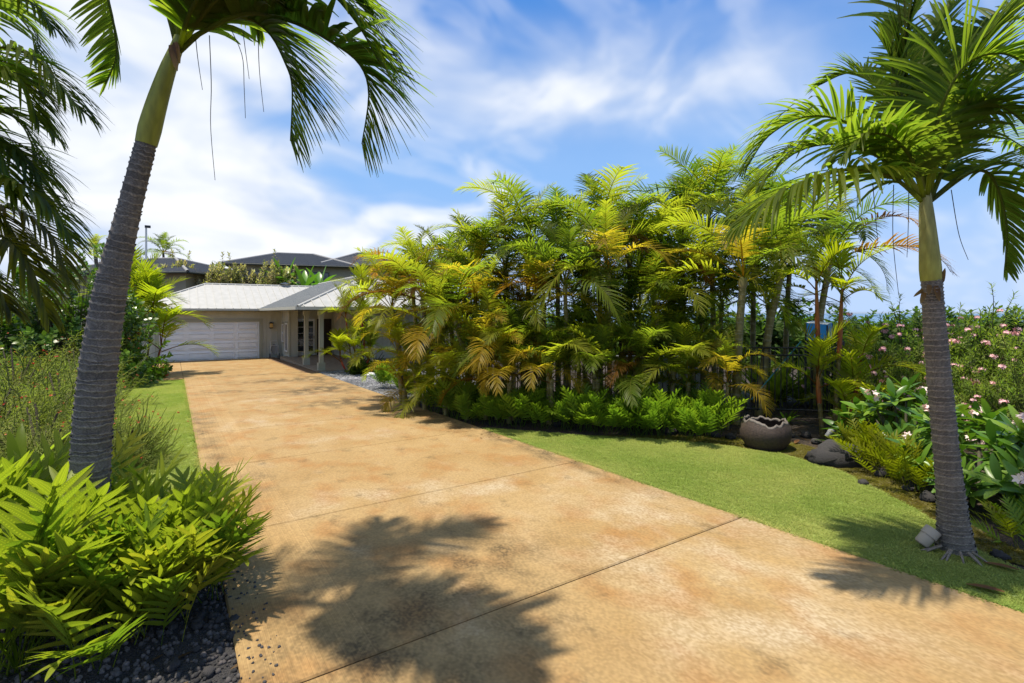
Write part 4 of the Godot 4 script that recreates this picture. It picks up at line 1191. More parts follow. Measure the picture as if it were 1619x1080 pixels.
func build_fence() -> void:
	var a := Vector2(5.41, -11.79)
	var c := Vector2(11.6, -5.1)
	var base := on_ground(a.x, a.y)
	var root := thing("metal_fence", base, "black metal picket fence running behind the areca palms", "fence")
	var u2 := (c - a).normalized()
	var u := Vector3(u2.x, SLOPE * u2.y, u2.y).normalized()
	var turn := Basis(Vector3(u2.x, 0, u2.y), Vector3.UP, Vector3(-u2.y, 0, u2.x))
	var length := a.distance_to(c)
	var picket := boxm(-0.009, 0.009, 0.10, 1.46, -0.009, 0.009)
	var post := boxm(-0.04, 0.04, -0.05, 1.60, -0.04, 0.04)
	var n := int(length / 0.115)
	for i in n + 1:
		var p := a + u2 * (length * i / n)
		var t := Transform3D(turn, on_ground(p.x, p.y))
		if i % 20 == 0 or i == n: part("post", post, M.black_metal, root, t)
		else: part("picket", picket, M.black_metal, root, t)
	for y in [0.14, 1.30, 1.46]:
		var b := MB.new()
		b.tube(PackedVector3Array([on_ground(a.x, a.y, y), on_ground(c.x, c.y, y)]), 0.019, 0.019, 4, Color.WHITE, Color.WHITE)
		part("rail", b.mesh(), M.black_metal, root)
	var pl := MB.new()
	var p0 := at(1188, 632, 10.9)
	pl.tube(PackedVector3Array([Vector3.ZERO, at(1266, 540, 11.1) - p0]), 0.014, 0.014, 6, Color.WHITE, Color.WHITE)
	var pole := part("pool_pole", pl.mesh(), M.teal, self, Transform3D(Basis.IDENTITY, p0))
	tag(pole, "thin teal pole leaning diagonally against the black fence", "pole")
	# pale wall and blue sunshade beyond the fence
	var w0 := under(975, 15.2)
	var w1 := under(1120, 14.5)
	var wl := thing("garden_wall", w0, "low white wall glimpsed between the palm canes behind the fence", "wall")
	var wd := (w1 - w0).normalized()
	var wt := Basis(wd, Vector3.UP, wd.cross(Vector3.UP))
	local("wall_body", boxm(0, w0.distance_to(w1), -0.2, 0.95, -0.1, 0.1), M.pale_wall, wl, Transform3D(wt, Vector3.ZERO))
	local("coping", boxm(-0.03, w0.distance_to(w1) + 0.03, 0.95, 1.02, -0.14, 0.14), M.pale_wall, wl, Transform3D(wt, Vector3.ZERO))
	var sp := under(1296, 11.35)
	var sh := thing("sunshade", sp, "bright blue fabric sunshade with white top behind the black fence", "sunshade")
	var q := [at(1274, 510, 11.0), at(1308, 513, 11.0), at(1316, 510, 11.7), at(1284, 507, 11.7)]
	var tp := MB.new()
	var hem := MB.new()
	for i in 4: q[i] -= sp
	tp.face(q, Color.WHITE, Vector3.UP)
	for i in 4:
		var k := (i + 1) % 4
		hem.face([q[i] - Vector3(0, 0.005, 0), q[k] - Vector3(0, 0.005, 0), q[k] - Vector3(0, 0.36, 0), q[i] - Vector3(0, 0.36, 0)], Color.WHITE, (q[i] + q[k]) / 2 - (q[0] + q[2]) / 2)
	local("top", tp.mesh(), M.white_trim, sh)
	local("valance", hem.mesh(), M.blue_cloth, sh)
	for i in 4:
		var pm := MB.new()
		pm.tube(PackedVector3Array([Vector3(q[i].x, 0, q[i].z), q[i] - Vector3(0, 0.02, 0)]), 0.02, 0.02, 6, Color.WHITE, Color.WHITE)
		local("post", pm.mesh(), M.black_metal, sh)

func build_palms() -> void:
	make_areca_fronds()
	var manila := {"n": 60, "ll": 0.80, "lw": 0.025, "c": Color(0.165, 0.25, 0.04), "tip": Color(0.44, 0.45, 0.08), "rib": Color(0.30, 0.32, 0.08), "pet": 0.14, "v": 0.5, "droop": 0.6, "segs": 5, "fold": 0.28, "r": 0.021, "mix": 0.3, "vary": 0.22, "end": 0.72, "blunt": 0.14, "gaps": 0.02, "sw0": 0.5, "sw1": 1.1}
	var broad := manila.duplicate()
	broad.lw = 0.030; broad.n = 66; broad.r = 0.02
	big_palm("leaning manila palm with ringed grey trunk rising from the ferns beside the drive", 3.9,
		[[136, 952], [141, 780], [150, 635], [170, 483], [197, 361], [231, 226]], [0.138, 0.128, 0.126, 0.120, 0.104, 0.080, 0.068],
		[[231, 228], [239, 195], [252, 150], [266, 108], [279, 76], [284, 58]], [0.072, 0.078, 0.070, 0.060, 0.050, 0.042, 0.034],
		[
			[[[283, 82], [330, 43], [384, 27], [425, 51], [451, 99], [462, 140], [459, 223]], {}],
			[[[286, 70], [384, 22, -0.1], [465, 35, -0.2], [518, 62, -0.3], [567, 99, -0.3], [583, 148, -0.3], [572, 228, -0.3]], {}],
			[[[285, 70], [317, 0], [380, -80, -0.2], [450, -95, -0.4], [520, -50, -0.5], [570, 10, -0.5]], {"droop": 0.9}],
			[[[280, 75], [262, 10], [230, -60], [195, -75], [168, -30], [180, 40], [184, 90], [166, 132]], {"ll": 0.46, "droop": 0.3, "lw": 0.018}],
			[[[282, 75], [285, -40], [300, -150], [360, -260], [450, -300]], {}],
			[[[280, 75], [250, -60, 0.3], [180, -170, 0.5], [80, -200, 0.7], [0, -150, 0.8]], {}],
			[[[284, 76], [310, 10, 0.4], [345, -20, 0.8], [380, -10, 1.2], [410, 40, 1.5]], {}],
			[[[284, 76], [320, -30, 0.5], [390, -80, 1.0], [470, -80, 1.3], [560, -20, 1.5]], {}],
			[[[286, 72], [340, 0, -0.2], [420, -45, -0.4], [500, -30, -0.6], [560, 30, -0.7], [600, 100, -0.7]], {"droop": 0.8}],
			[[[284, 78], [300, 20, -0.2], [330, -20, -0.3], [380, -30, -0.4], [430, 0, -0.4]], {"ll": 0.45}]],
		[[[309, 58], [313, 95], [320, 142]], [[331, 56], [334, 134], [333, 201], [340, 285]], [[366, 48], [383, 89], [386, 140], [388, 187]], [[408, 50], [410, 110], [417, 177]], [[384, 50], [388, 80], [394, 125]]],
		1201, {"husks": [[270, 70, 281, 112, -0.06, 0.035], [276, 66, 285, 100, -0.05, 0.03], [221, 232, 212, 258, -0.03, 0.02]], "ring": 0.052, "shaft0": Color(0.36, 0.35, 0.035), "shaft1": Color(0.31, 0.34, 0.06), "frond": broad})
	big_palm("straight manila palm with pale green crownshaft growing on the lawn edge", 4.6,
		[[1512, 876], [1502, 770], [1489, 640], [1478, 520], [1473, 442]], [0.150, 0.112, 0.097, 0.093, 0.089, 0.083, 0.077],
		[[1472, 444], [1470, 410], [1467, 365], [1464, 325], [1464, 300]], [0.078, 0.083, 0.074, 0.064, 0.056, 0.045, 0.032],
		[
			[[[1456, 318], [1410, 280, -0.1], [1345, 268, -0.25], [1280, 283, -0.35], [1220, 312, -0.45], [1172, 355, -0.5]], {"droop": 1.2, "ll": 0.82, "v": 0.35}],
			[[[1459, 312], [1400, 232, 0.2], [1330, 190, 0.3], [1270, 185, 0.4], [1215, 215, 0.5], [1183, 262, 0.5]], {"droop": 1.0, "ll": 0.8}],
			[[[1464, 318], [1458, 230, 0.2], [1452, 150, 0.3], [1466, 70, 0.4], [1510, 10, 0.4]], {"ll": 0.6}],
			[[[1468, 318], [1485, 240, -0.1], [1512, 190, -0.2], [1558, 168, -0.3], [1600, 178, -0.4], [1640, 225, -0.5], [1655, 300, -0.5]], {"droop": 1.1, "ll": 0.66}],
			[[[1472, 318], [1520, 278, 0.1], [1560, 272, 0.2], [1582, 310, 0.2], [1592, 365, 0.2], [1590, 425, 0.2]], {"ll": 0.52, "lw": 0.021}],
			[[[1466, 315], [1478, 220], [1500, 140], [1545, 70], [1605, 30], [1680, 40]], {"ll": 0.7}],
			[[[1470, 315], [1530, 190, 0.2], [1600, 120, 0.3], [1680, 100, 0.4], [1760, 140, 0.4]], {}],
			[[[1462, 315], [1425, 205, 0.4], [1390, 140, 0.7], [1345, 115, 0.9], [1295, 135, 1.0]], {"ll": 0.5}],
			[[[1466, 318], [1474, 240, -0.2], [1490, 165, -0.35], [1530, 100, -0.45], [1590, 85, -0.55], [1650, 120, -0.6]], {"droop": 0.9}],
			[[[1472, 318], [1550, 265, 0.4], [1620, 265, 0.6], [1680, 330, 0.7], [1700, 430, 0.7]], {}],
			[[[1463, 318], [1440, 250, -0.15], [1405, 215, -0.3], [1365, 215, -0.4], [1330, 250, -0.5]], {"ll": 0.5, "droop": 0.9}],
			[[[1470, 318], [1510, 240, 0.5], [1570, 210, 0.9], [1630, 240, 1.2]], {"ll": 0.55}],
			[[[1460, 316], [1400, 255, 0.1], [1330, 228, 0.1], [1260, 240, 0.1], [1205, 290, 0.0]], {"ll": 0.8, "droop": 0.9}],
			[[[1463, 314], [1445, 190, 0.1], [1432, 70, 0.1], [1468, -40, 0.2], [1540, -100, 0.2]], {"ll": 0.8}],
			[[[1467, 314], [1500, 190, 0.1], [1555, 70, 0.2], [1640, -10, 0.3]], {"ll": 0.8}],
			[[[1463, 315], [1447, 225, 0.1], [1425, 150, 0.1], [1408, 90, 0.2], [1420, 30, 0.3]], {"ll": 0.5}]],
		[[[1413, 292], [1412, 378], [1421, 467]], [[1380, 290], [1384, 340], [1388, 382]], [[1437, 300], [1436, 360], [1434, 407]], [[1504, 300], [1516, 370], [1531, 411]], [[1356, 285], [1355, 330]]],
		1302, {"husks": [[1488, 448, 1494, 424, -0.05, 0.03], [1460, 458, 1444, 468, -0.06, 0.02], [1462, 462, 1455, 480, -0.07, 0.03], [1480, 452, 1486, 476, -0.08, 0.035], [1470, 450, 1468, 466, -0.085, 0.03]], "ring": 0.042, "shaft0": Color(0.40, 0.38, 0.05), "shaft1": Color(0.36, 0.37, 0.19), "frond": manila})
	# big areca at the left edge of the place
	rng.seed = 88
	var t := 4.7
	var base := under(-150, t)
	var la := thing("areca_palm", base, "dark arching areca palm hanging over the firecracker bushes by the ferns", "palm")
	var crown := at(-140, 230, t) - base
	for s in [[0.0, 0.0], [-0.25, 0.2]]:
		var off: Vector3 = rgt * s[0] + fwd * s[1]
		local("cane", trunk_mesh(spline([off, off + crown * 0.5, crown + off], 20), [0.07, 0.06, 0.055], 0.13, 0.06, Color(0.22, 0.19, 0.06), Color(0.3, 0.24, 0.1), Color(0.42, 0.38, 0.26), 10, 0.02), M.cane, la)
	var lo := {"n": 58, "ll": 0.64, "lw": 0.023, "c": Color(0.15, 0.22, 0.04), "tip": Color(0.36, 0.30, 0.05), "rib": Color(0.26, 0.24, 0.05), "pet": 0.12, "v": 0.35, "droop": 1.0, "segs": 5, "fold": 0.0, "r": 0.016, "mix": 0.15, "vary": 0.2, "end": 0.75, "blunt": 0.05}
	for f in [[[-140, 230], [-80, 60], [-10, -10], [50, 5], [82, 42]], [[-140, 220], [-70, 110, -0.2], [0, 75, -0.3], [60, 95, -0.3], [100, 140, -0.3], [128, 175, -0.3]], [[-140, 230], [-60, 125, 0.3], [10, 110, 0.5], [50, 150, 0.6], [85, 215, 0.6]],
			[[-140, 300], [-60, 240], [10, 228], [55, 265], [75, 330]], [[-140, 330], [-60, 290, -0.2], [10, 285, -0.3], [70, 315, -0.3], [112, 375, -0.3]], [[-140, 360], [-60, 330, 0.3], [20, 330, 0.4], [80, 370, 0.4], [108, 440, 0.4]],
			[[-140, 380], [-50, 365, -0.1], [10, 378, -0.2], [50, 425, -0.2], [75, 500, -0.2]], [[-140, 300], [-60, 160, 0.4], [0, 112, 0.6], [45, 118, 0.7], [70, 150, 0.7]], [[-140, 230], [-70, 20, 0.3], [-20, -60, 0.4], [40, -70, 0.5]], [[-140, 230], [-150, 60], [-170, -80], [-230, -160]], [[-140, 380], [-70, 400, 0.2], [-20, 430, 0.3], [15, 490, 0.3]], [[-140, 300], [-70, 190, 0.1], [-10, 170, 0.2], [40, 205, 0.3], [60, 270, 0.3]], [[-140, 230], [-80, 130, -0.3], [-30, 100, -0.4], [30, 125, -0.4], [60, 190, -0.4]], [[-140, 350], [-70, 290, 0.2], [0, 340, 0.3], [40, 400, 0.3]], [[-140, 300], [-90, 210, -0.2], [-40, 200, -0.3], [0, 240, -0.3], [25, 310, -0.3]], [[-140, 230], [-60, 30, 0.5], [0, 10, 0.7], [45, 45, 0.8], [65, 100, 0.8]]]:
		var o := lo.duplicate()
		if f[3][1] > 360 or f[2][1] == 112: o.c = Color(0.17, 0.185, 0.022); o.tip = Color(0.42, 0.28, 0.04)
		local("frond", frond(offset(spline(px_path(f, t), 24), base), o), M.leaf, la)
	# the areca screen
	var gravel := "yellow green areca palm overhanging the grey gravel by the porch"
	var leaning := "areca palm with slanting pale ringed cane beside the fence post"
	var tall := "tall dark green areca palm rising behind the fence"
	var middle := "areca palm with golden hanging fronds and bare ringed cane above the ferns"
	var back := "dark areca palm filling the shade behind the fence pickets"
	var front := "young stemless areca palm spreading its fronds just behind the bed ferns"
	var low := "short areca palm with low fronds arching over the bed ferns"
	var L := [
		[gravel, 620, 490, 640, 13.4, 12, 1.0, ["lime", "lime", "gold"]], [gravel, 652, 455, 664, 14.6, 13, 1.15, ["green", "lime", "dry"]], [gravel, 668, 470, 680, 13.1, 13, 1.1, ["lime", "lime", "gold"]], [gravel, 628, 555, 636, 12.9, 10, 0.75, ["gold", "lime"]], [gravel, 655, 580, 660, 12.5, 10, 0.7, ["gold", "lime", "lime"]],
		[leaning, 690, 525, 731, 12.0, 12, 1.0, ["lime", "gold", "lime"]], [leaning, 720, 505, 746, 11.8, 13, 1.05, ["lime", "green", "lime"]], [gravel, 705, 455, 722, 13.3, 13, 1.15, ["green", "dry", "lime"]], [middle, 762, 500, 762, 11.8, 12, 1.0, ["lime", "gold"]],
		[tall, 750, 440, 757, 13.4, 13, 1.2, ["green", "gold", "lime"]], [tall, 800, 425, 802, 13.0, 13, 1.2, ["green", "lime", "deep"]], [tall, 835, 385, 835, 13.2, 14, 1.25, ["green", "green", "lime"]], [middle, 847, 490, 845, 11.6, 12, 0.95, ["lime", "green", "gold"]],
		[middle, 893, 452, 900, 11.2, 13, 1.05, ["lime", "green", "gold", "green"]], [tall, 882, 405, 882, 12.9, 13, 1.2, ["green", "lime", "deep"]], [middle, 962, 430, 964, 11.2, 13, 1.1, ["green", "gold", "lime"]], [tall, 946, 385, 950, 12.9, 14, 1.25, ["green", "lime"]],
		[tall, 995, 405, 997, 13.0, 13, 1.2, ["green", "deep", "lime"]], [middle, 1038, 495, 1036, 11.0, 12, 1.0, ["lime", "gold", "green"]], [tall, 1032, 430, 1032, 12.7, 13, 1.15, ["green", "lime"]], [tall, 1078, 375, 1082, 13.0, 14, 1.25, ["green", "deep", "lime"]],
		[tall, 1122, 345, 1130, 13.0, 14, 1.3, ["deep", "green", "green"]], [middle, 1108, 460, 1112, 11.6, 12, 1.05, ["green", "lime", "lime"]], [tall, 1192, 370, 1190, 12.9, 14, 1.25, ["green", "deep"]], [tall, 1250, 395, 1240, 12.9, 13, 1.2, ["deep", "green"]],
		[low, 785, 575, 786, 10.9, 9, 0.66, ["lime", "gold"]], [low, 868, 585, 868, 10.4, 9, 0.62, ["green", "lime", "gold"]], [low, 940, 590, 940, 10.3, 9, 0.62, ["green", "green", "lime"]], [low, 1005, 580, 1003, 10.3, 9, 0.65, ["green", "lime"]], [low, 1065, 585, 1062, 10.3, 9, 0.65, ["green", "lime", "gold"]], [low, 1120, 590, 1122, 10.1, 9, 0.62, ["green", "gold"]],
		[low, 830, 545, 828, 11.4, 11, 0.85, ["green", "deep", "lime"]], [low, 915, 535, 915, 11.6, 11, 0.9, ["deep", "green"]], [low, 985, 525, 985, 11.7, 11, 0.95, ["deep", "green"]], [low, 1080, 525, 1080, 11.7, 11, 0.95, ["deep", "green"]], [low, 740, 560, 742, 11.6, 10, 0.75, ["lime", "green"]], [low, 765, 545, 768, 10.9, 10, 0.8, ["lime", "gold", "green"]], [low, 812, 560, 812, 10.8, 10, 0.75, ["lime", "green"]], [low, 895, 565, 893, 11.0, 10, 0.75, ["green", "lime"]], [low, 965, 560, 962, 11.0, 10, 0.75, ["green", "lime"]], [low, 1035, 560, 1033, 11.0, 10, 0.75, ["green", "lime", "gold"]], [low, 1095, 555, 1095, 10.9, 10, 0.8, ["green", "lime"]], [low, 700, 580, 703, 11.9, 9, 0.65, ["lime", "gold"]],
		[back, 775, 500, 775, 13.6, 13, 1.15, ["deep", "green"]], [back, 860, 480, 860, 13.6, 13, 1.2, ["deep", "green"]], [back, 925, 470, 925, 13.7, 13, 1.2, ["deep", "green"]], [back, 1010, 490, 1010, 13.6, 13, 1.2, ["deep", "green"]], [back, 1060, 470, 1060, 13.6, 13, 1.2, ["deep", "green"]], [back, 1140, 480, 1140, 13.6, 13, 1.2, ["deep", "green"]], [back, 1215, 480, 1215, 13.4, 12, 1.1, ["deep", "green"]], [back, 700, 520, 700, 13.8, 12, 1.0, ["green", "deep"]],
		[front, 705, 624, 705, 11.3, 10, 0.62, ["lime", "gold"]], [front, 738, 609, 738, 10.9, 11, 0.72, ["lime", "lime", "gold"]], [front, 805, 604, 805, 10.5, 11, 0.74, ["lime", "gold", "green"]], [front, 872, 599, 872, 10.3, 11, 0.76, ["green", "lime", "gold"]], [front, 945, 599, 945, 10.2, 11, 0.76, ["green", "lime"]], [front, 1018, 604, 1018, 10.1, 11, 0.74, ["green", "lime"]], [front, 1088, 604, 1088, 10.1, 11, 0.74, ["green", "lime"]], [front, 640, 614, 640, 12.6, 10, 0.70, ["lime", "gold"]], [front, 672, 624, 672, 12.0, 10, 0.66, ["lime", "lime"]]]
	var k := 0
	for a in L:
		areca(a[0], a[1], a[2], a[3], a[4], a[5], a[6], a[7], 2000 + k * 17, 0.05 if a[4] < 12 else 0.06)
		k += 1
	areca("stout areca palm with pinkish crownshaft and low golden fronds beside the clay pot", 1175, 438, 1163, 10.2, 13, 1.15, ["green", "lime", "gold"], 3001, 0.075)
	areca("slanting areca palm with grey ringed trunk between the pot and the black fence", 1236, 425, 1200, 11.1, 13, 1.2, ["green", "deep", "lime"], 3002, 0.08)
	areca("areca palm with orange dying fronds spreading over the sealing wax palm", 1312, 405, 1285, 11.9, 13, 1.15, ["deep", "green", "dry"], 3003, 0.07)
	areca("small areca palm with yellow fronds touching the ground beside the clay pot", 1150, 605, 1150, 9.7, 9, 0.66, ["gold", "gold", "lime"], 3004, 0.03)
	# sealing wax palms
	wax_palm("sealing wax palm clump with orange red canes beside the lava boulder", gp(1318, 688), [[0.0, 0.0, 2.6, 0.15, 7], [-0.12, -0.15, 2.75, -0.1, 7], [-0.25, 0.1, 1.1, -0.1, 6], [0.15, 0.1, 0.75, 0.15, 6], [0.3, -0.1, 1.3, 0.25, 5], [0.05, 0.25, 0.45, 0.05, 5]], 41, Color(0.33, 0.37, 0.025), Color(0.46, 0.42, 0.04), Color(0.36, 0.07, 0.012), 0.85)
	wax_palm("sealing wax palm with scarlet shafts growing in front of the porch", on_ground(6.25, -21.3), [[0.0, 0.0, 2.4, -0.35, 6], [0.3, 0.1, 3.0, 0.1, 6], [0.35, 0.0, 1.9, 0.1, 7], [0.1, 0.2, 0.9, 0.0, 8], [0.4, 0.2, 0.7, 0.3, 7], [-0.2, 0.2, 0.6, -0.3, 6]], 42, Color(0.33, 0.37, 0.025), Color(0.48, 0.42, 0.04), Color(0.45, 0.03, 0.012), 1.25)
	wax_palm("bushy sealing wax palm with dark red shafts beside the garage door", on_ground(-1.15, -25.6), [[-0.3, 0.0, 3.3, -0.2, 8], [0.0, 0.0, 2.9, 0.1, 8], [0.3, 0.1, 2.4, 0.3, 8], [0.1, 0.3, 1.9, 0.1, 8], [-0.5, 0.2, 2.3, -0.3, 7], [0.5, 0.0, 1.2, 0.4, 5], [-0.6, 0.3, 1.0, -0.2, 6]], 43, Color(0.30, 0.37, 0.025), Color(0.48, 0.42, 0.04), Color(0.28, 0.02, 0.012), 1.7)
	far_palm("coconut palm standing against the sky behind the far dark roof", at(258, 400, 60), 51, 1.55, "green")
	far_palm("small distant palm just above the far dark roof edge", at(345, 428, 70), 52, 1.0, "deep")
	far_palm("palm crown peeping out behind the leaning manila palm trunk", at(150, 395, 40), 53, 0.8, "lime")

func build_shrubs() -> void:
	# oleanders beyond the right lawn
	var ole := [shoots_mesh(Vector3(1.25, 2.1, 1.25), 300, 20, 0.13, 0.013, Color(0.14, 0.22, 0.035), Color(0.32, 0.40, 0.06), Color(0.13, 0.14, 0.06), 501, false, 0.35, 0.55), shoots_mesh(Vector3(1.3, 2.2, 1.2), 300, 20, 0.13, 0.013, Color(0.13, 0.21, 0.035), Color(0.29, 0.38, 0.06), Color(0.13, 0.14, 0.06), 502, false, 0.35, 0.6)]
	var pink := blossom_mesh(Color(0.70, 0.25, 0.30), Color(0.80, 0.50, 0.52), 0.06, 9, 503)
	var k := 0
	for q in [[1365, 11.5, 0.95], [1435, 11.0, 1.0], [1500, 10.6, 1.0], [1565, 10.4, 1.06], [1625, 9.4, 1.04], [1690, 9.0, 1.0], [1545, 8.6, 0.72], [1640, 7.8, 0.72], [1400, 9.6, 0.7], [1470, 9.2, 0.66]]:
		var far: bool = q[2] > 0.9
		shrub("oleander_shrub", "tall oleander shrub with pink flowers standing beyond the plumerias" if far else "lower oleander shrub filling the gap behind the plumerias", "shrub", "oleander shrubs", under(q[0], q[1]), ole[k % 2], M.dull_leaf, k * 1.3, Vector3.ONE * q[2], Color(0.12, 0.11, 0.08), [pink, 34 if far else 14, Vector3(1.25, 2.1, 1.25) * q[2], 510 + k])
		k += 1
	plumeria("plumeria shrub with pale pink flowers beside the golden fern", under(1432, 7.7), Vector3(0.85, 1.05, 0.7), 25, 601)
	plumeria("broad plumeria shrub just behind the straight manila palm", under(1550, 6.1), Vector3(0.9, 1.0, 0.75), 25, 602)
	plumeria("dark leafed plumeria shrub right of the straight manila palm", under(1655, 5.3), Vector3(0.7, 0.9, 0.7), 22, 603)
	# left side: firecracker bushes, hedge tree
	var wire := shoots_mesh(Vector3(1.0, 1.25, 1.0), 330, 24, 0.12, 0.0035, Color(0.24, 0.32, 0.06), Color(0.40, 0.42, 0.10), Color(0.22, 0.26, 0.08), 521, false, 0.8, 0.45, 0.3)
	var red := blossom_mesh(Color(0.55, 0.03, 0.02), Color(0.6, 0.10, 0.05), 0.02, 5, 522)
	k = 0
	for q in [[195, 7.6, 0.85, "firecracker bush spilling onto the grass strip behind the leaning palm"], [60, 6.6, 1.1, ""], [-20, 7.6, 1.35, ""], [95, 9.0, 1.35, ""], [20, 11.0, 1.7, ""], [120, 12.5, 1.6, ""], [-90, 6.0, 1.0, ""], [150, 8.2, 0.8, ""]]:
		shrub("firecracker_bush", q[3] if q[3] else "wiry firecracker bush with red flowers in the bed left of the leaning palm", "shrub", "firecracker bushes", under(q[0], q[1]), wire, M.dull_leaf, k * 0.9, Vector3.ONE * q[2], Color(0.15, 0.12, 0.08), [red, 34, Vector3(1.0, 1.2, 1.0) * q[2], 530 + k])
		k += 1
	strap_plant("ginger_plant", "light green broad leafed ginger among the firecracker bushes", "plant", on_ground(under(30, 5.6).x, under(30, 5.6).z, 0.35), 16, 0.75, 0.055, Color(0.24, 0.34, 0.035), Color(0.33, 0.40, 0.08), 541, 0.4)
	var big_leaf := shoots_mesh(Vector3(2.2, 3.6, 2.0), 520, 14, 0.17, 0.055, Color(0.06, 0.13, 0.02), Color(0.14, 0.24, 0.035), Color(0.08, 0.08, 0.05), 551, true, 0.3, 0.3)
	shrub("broadleaf_tree", "dense dark green broadleaf tree behind the leaning palm trunk", "tree", "broadleaf trees by the left boundary", under(118, 17.0), big_leaf, M.gloss_leaf, 0.0, Vector3(1.15, 1.3, 1.1), Color(0.15, 0.12, 0.1))
	shrub("broadleaf_tree", "dark broadleaf tree at the left boundary behind the hanging areca fronds", "tree", "broadleaf trees by the left boundary", under(20, 18.0), big_leaf, M.gloss_leaf, 1.7, Vector3(1.2, 1.0, 1.2), Color(0.15, 0.12, 0.1))
	# croton hedge behind the garage
	var croton := [shoots_mesh(Vector3(1.6, 5.3, 1.4), 420, 14, 0.24, 0.055, Color(0.55, 0.46, 0.30), Color(0.22, 0.25, 0.07), Color(0.1, 0.08, 0.05), 561, true, 0.3, 0.4, 0.75), shoots_mesh(Vector3(1.6, 5.1, 1.4), 420, 14, 0.24, 0.055, Color(0.62, 0.54, 0.40), Color(0.26, 0.22, 0.10), Color(0.1, 0.08, 0.05), 562, true, 0.3, 0.4, 0.75)]
	k = 0
	for x in [222, 258, 296, 332, 366, 398, 432, 460, 204, 240, 277, 314, 349]:
		shrub("croton_shrub", "cream and bronze leafed croton shrub in the hedge behind the garage roof", "shrub", "croton hedge behind the garage", under(x, 41.0 + (k % 3) * 0.6), croton[k % 2], M.dull_leaf, k * 1.1, Vector3(1, [1.34, 1.27, 1.38, 1.26][k % 4], 1), Color(0.15, 0.12, 0.1))
		k += 1
	banana("banana plant with broad upright leaves behind the white roof", on_ground(under(452, 42).x, under(452, 42).z), 5.3, 571, 1.25)
	banana("banana plant with a split pale leaf behind the white roof", on_ground(under(482, 41).x, under(482, 41).z), 4.7, 572, 1.15)
	banana("low banana plant at the foot of the beige house", on_ground(under(505, 43).x, under(505, 43).z), 4.9, 573, 1.15)
	banana("young banana plant beside the croton hedge", on_ground(under(432, 43).x, under(432, 43).z), 4.3, 574, 1.0)
	var far := shoots_mesh(Vector3(3.2, 3.4, 3.0), 300, 12, 0.35, 0.10, Color(0.05, 0.11, 0.02), Color(0.12, 0.19, 0.03), Color(0.08, 0.08, 0.05), 581, true, 0.3, 0.3)
	k = 0
	for q in [[1440, 28], [1510, 30], [1555, 31], [1620, 28], [1345, 26], [1250, 24], [1180, 25], [560, 44], [520, 46], [1100, 30], [1020, 30], [940, 30], [860, 30], [780, 30]]:
		shrub("far_tree", "low dark tree on the skyline beyond the oleanders" if q[0] > 1300 else ("green tree massed beyond the areca screen" if q[0] > 700 else "green tree in front of the beige house"), "tree", "trees beyond the garden", under(q[0], q[1]), far, M.dull_leaf, k * 1.9, Vector3(1, 0.72 if q[0] > 1300 else (0.8 if q[0] > 700 else 1.3), 1), Color(0.15, 0.12, 0.1))
		k += 1
	# undergrowth round the sealing wax palms
	var leafy := shoots_mesh(Vector3(0.6, 0.55, 0.6), 90, 14, 0.16, 0.03, Color(0.09, 0.17, 0.02), Color(0.16, 0.24, 0.03), Color(0.1, 0.1, 0.05), 591, true, 0.4, 0.4, 0.3)
	var redb := blossom_mesh(Color(0.50, 0.03, 0.03), Color(0.55, 0.10, 0.06), 0.05, 6, 592)
	k = 0
	for q in [[-1.4, -23.8, 1.3, "leafy green shrub with red flowers under the bushy sealing wax palm"], [-0.75, -23.4, 1.1, "leafy green shrub with red flowers under the bushy sealing wax palm"], [-2.0, -23.6, 1.4, "leafy green shrub with red flowers under the bushy sealing wax palm"], [6.3, -20.6, 1.0, "low leafy shrub at the foot of the porch sealing wax palm"], [7.0, -20.9, 1.0, "low leafy shrub at the foot of the porch sealing wax palm"]]:
		shrub("leafy_shrub", q[3], "shrub", "low shrubs under the sealing wax palms", on_ground(q[0], q[1]), leafy, M.leaf, k * 1.3, Vector3.ONE * q[2], Color(0.12, 0.11, 0.08), [redb, 14, Vector3(0.6, 0.55, 0.6) * q[2], 600 + k] if k < 3 else [])
		k += 1

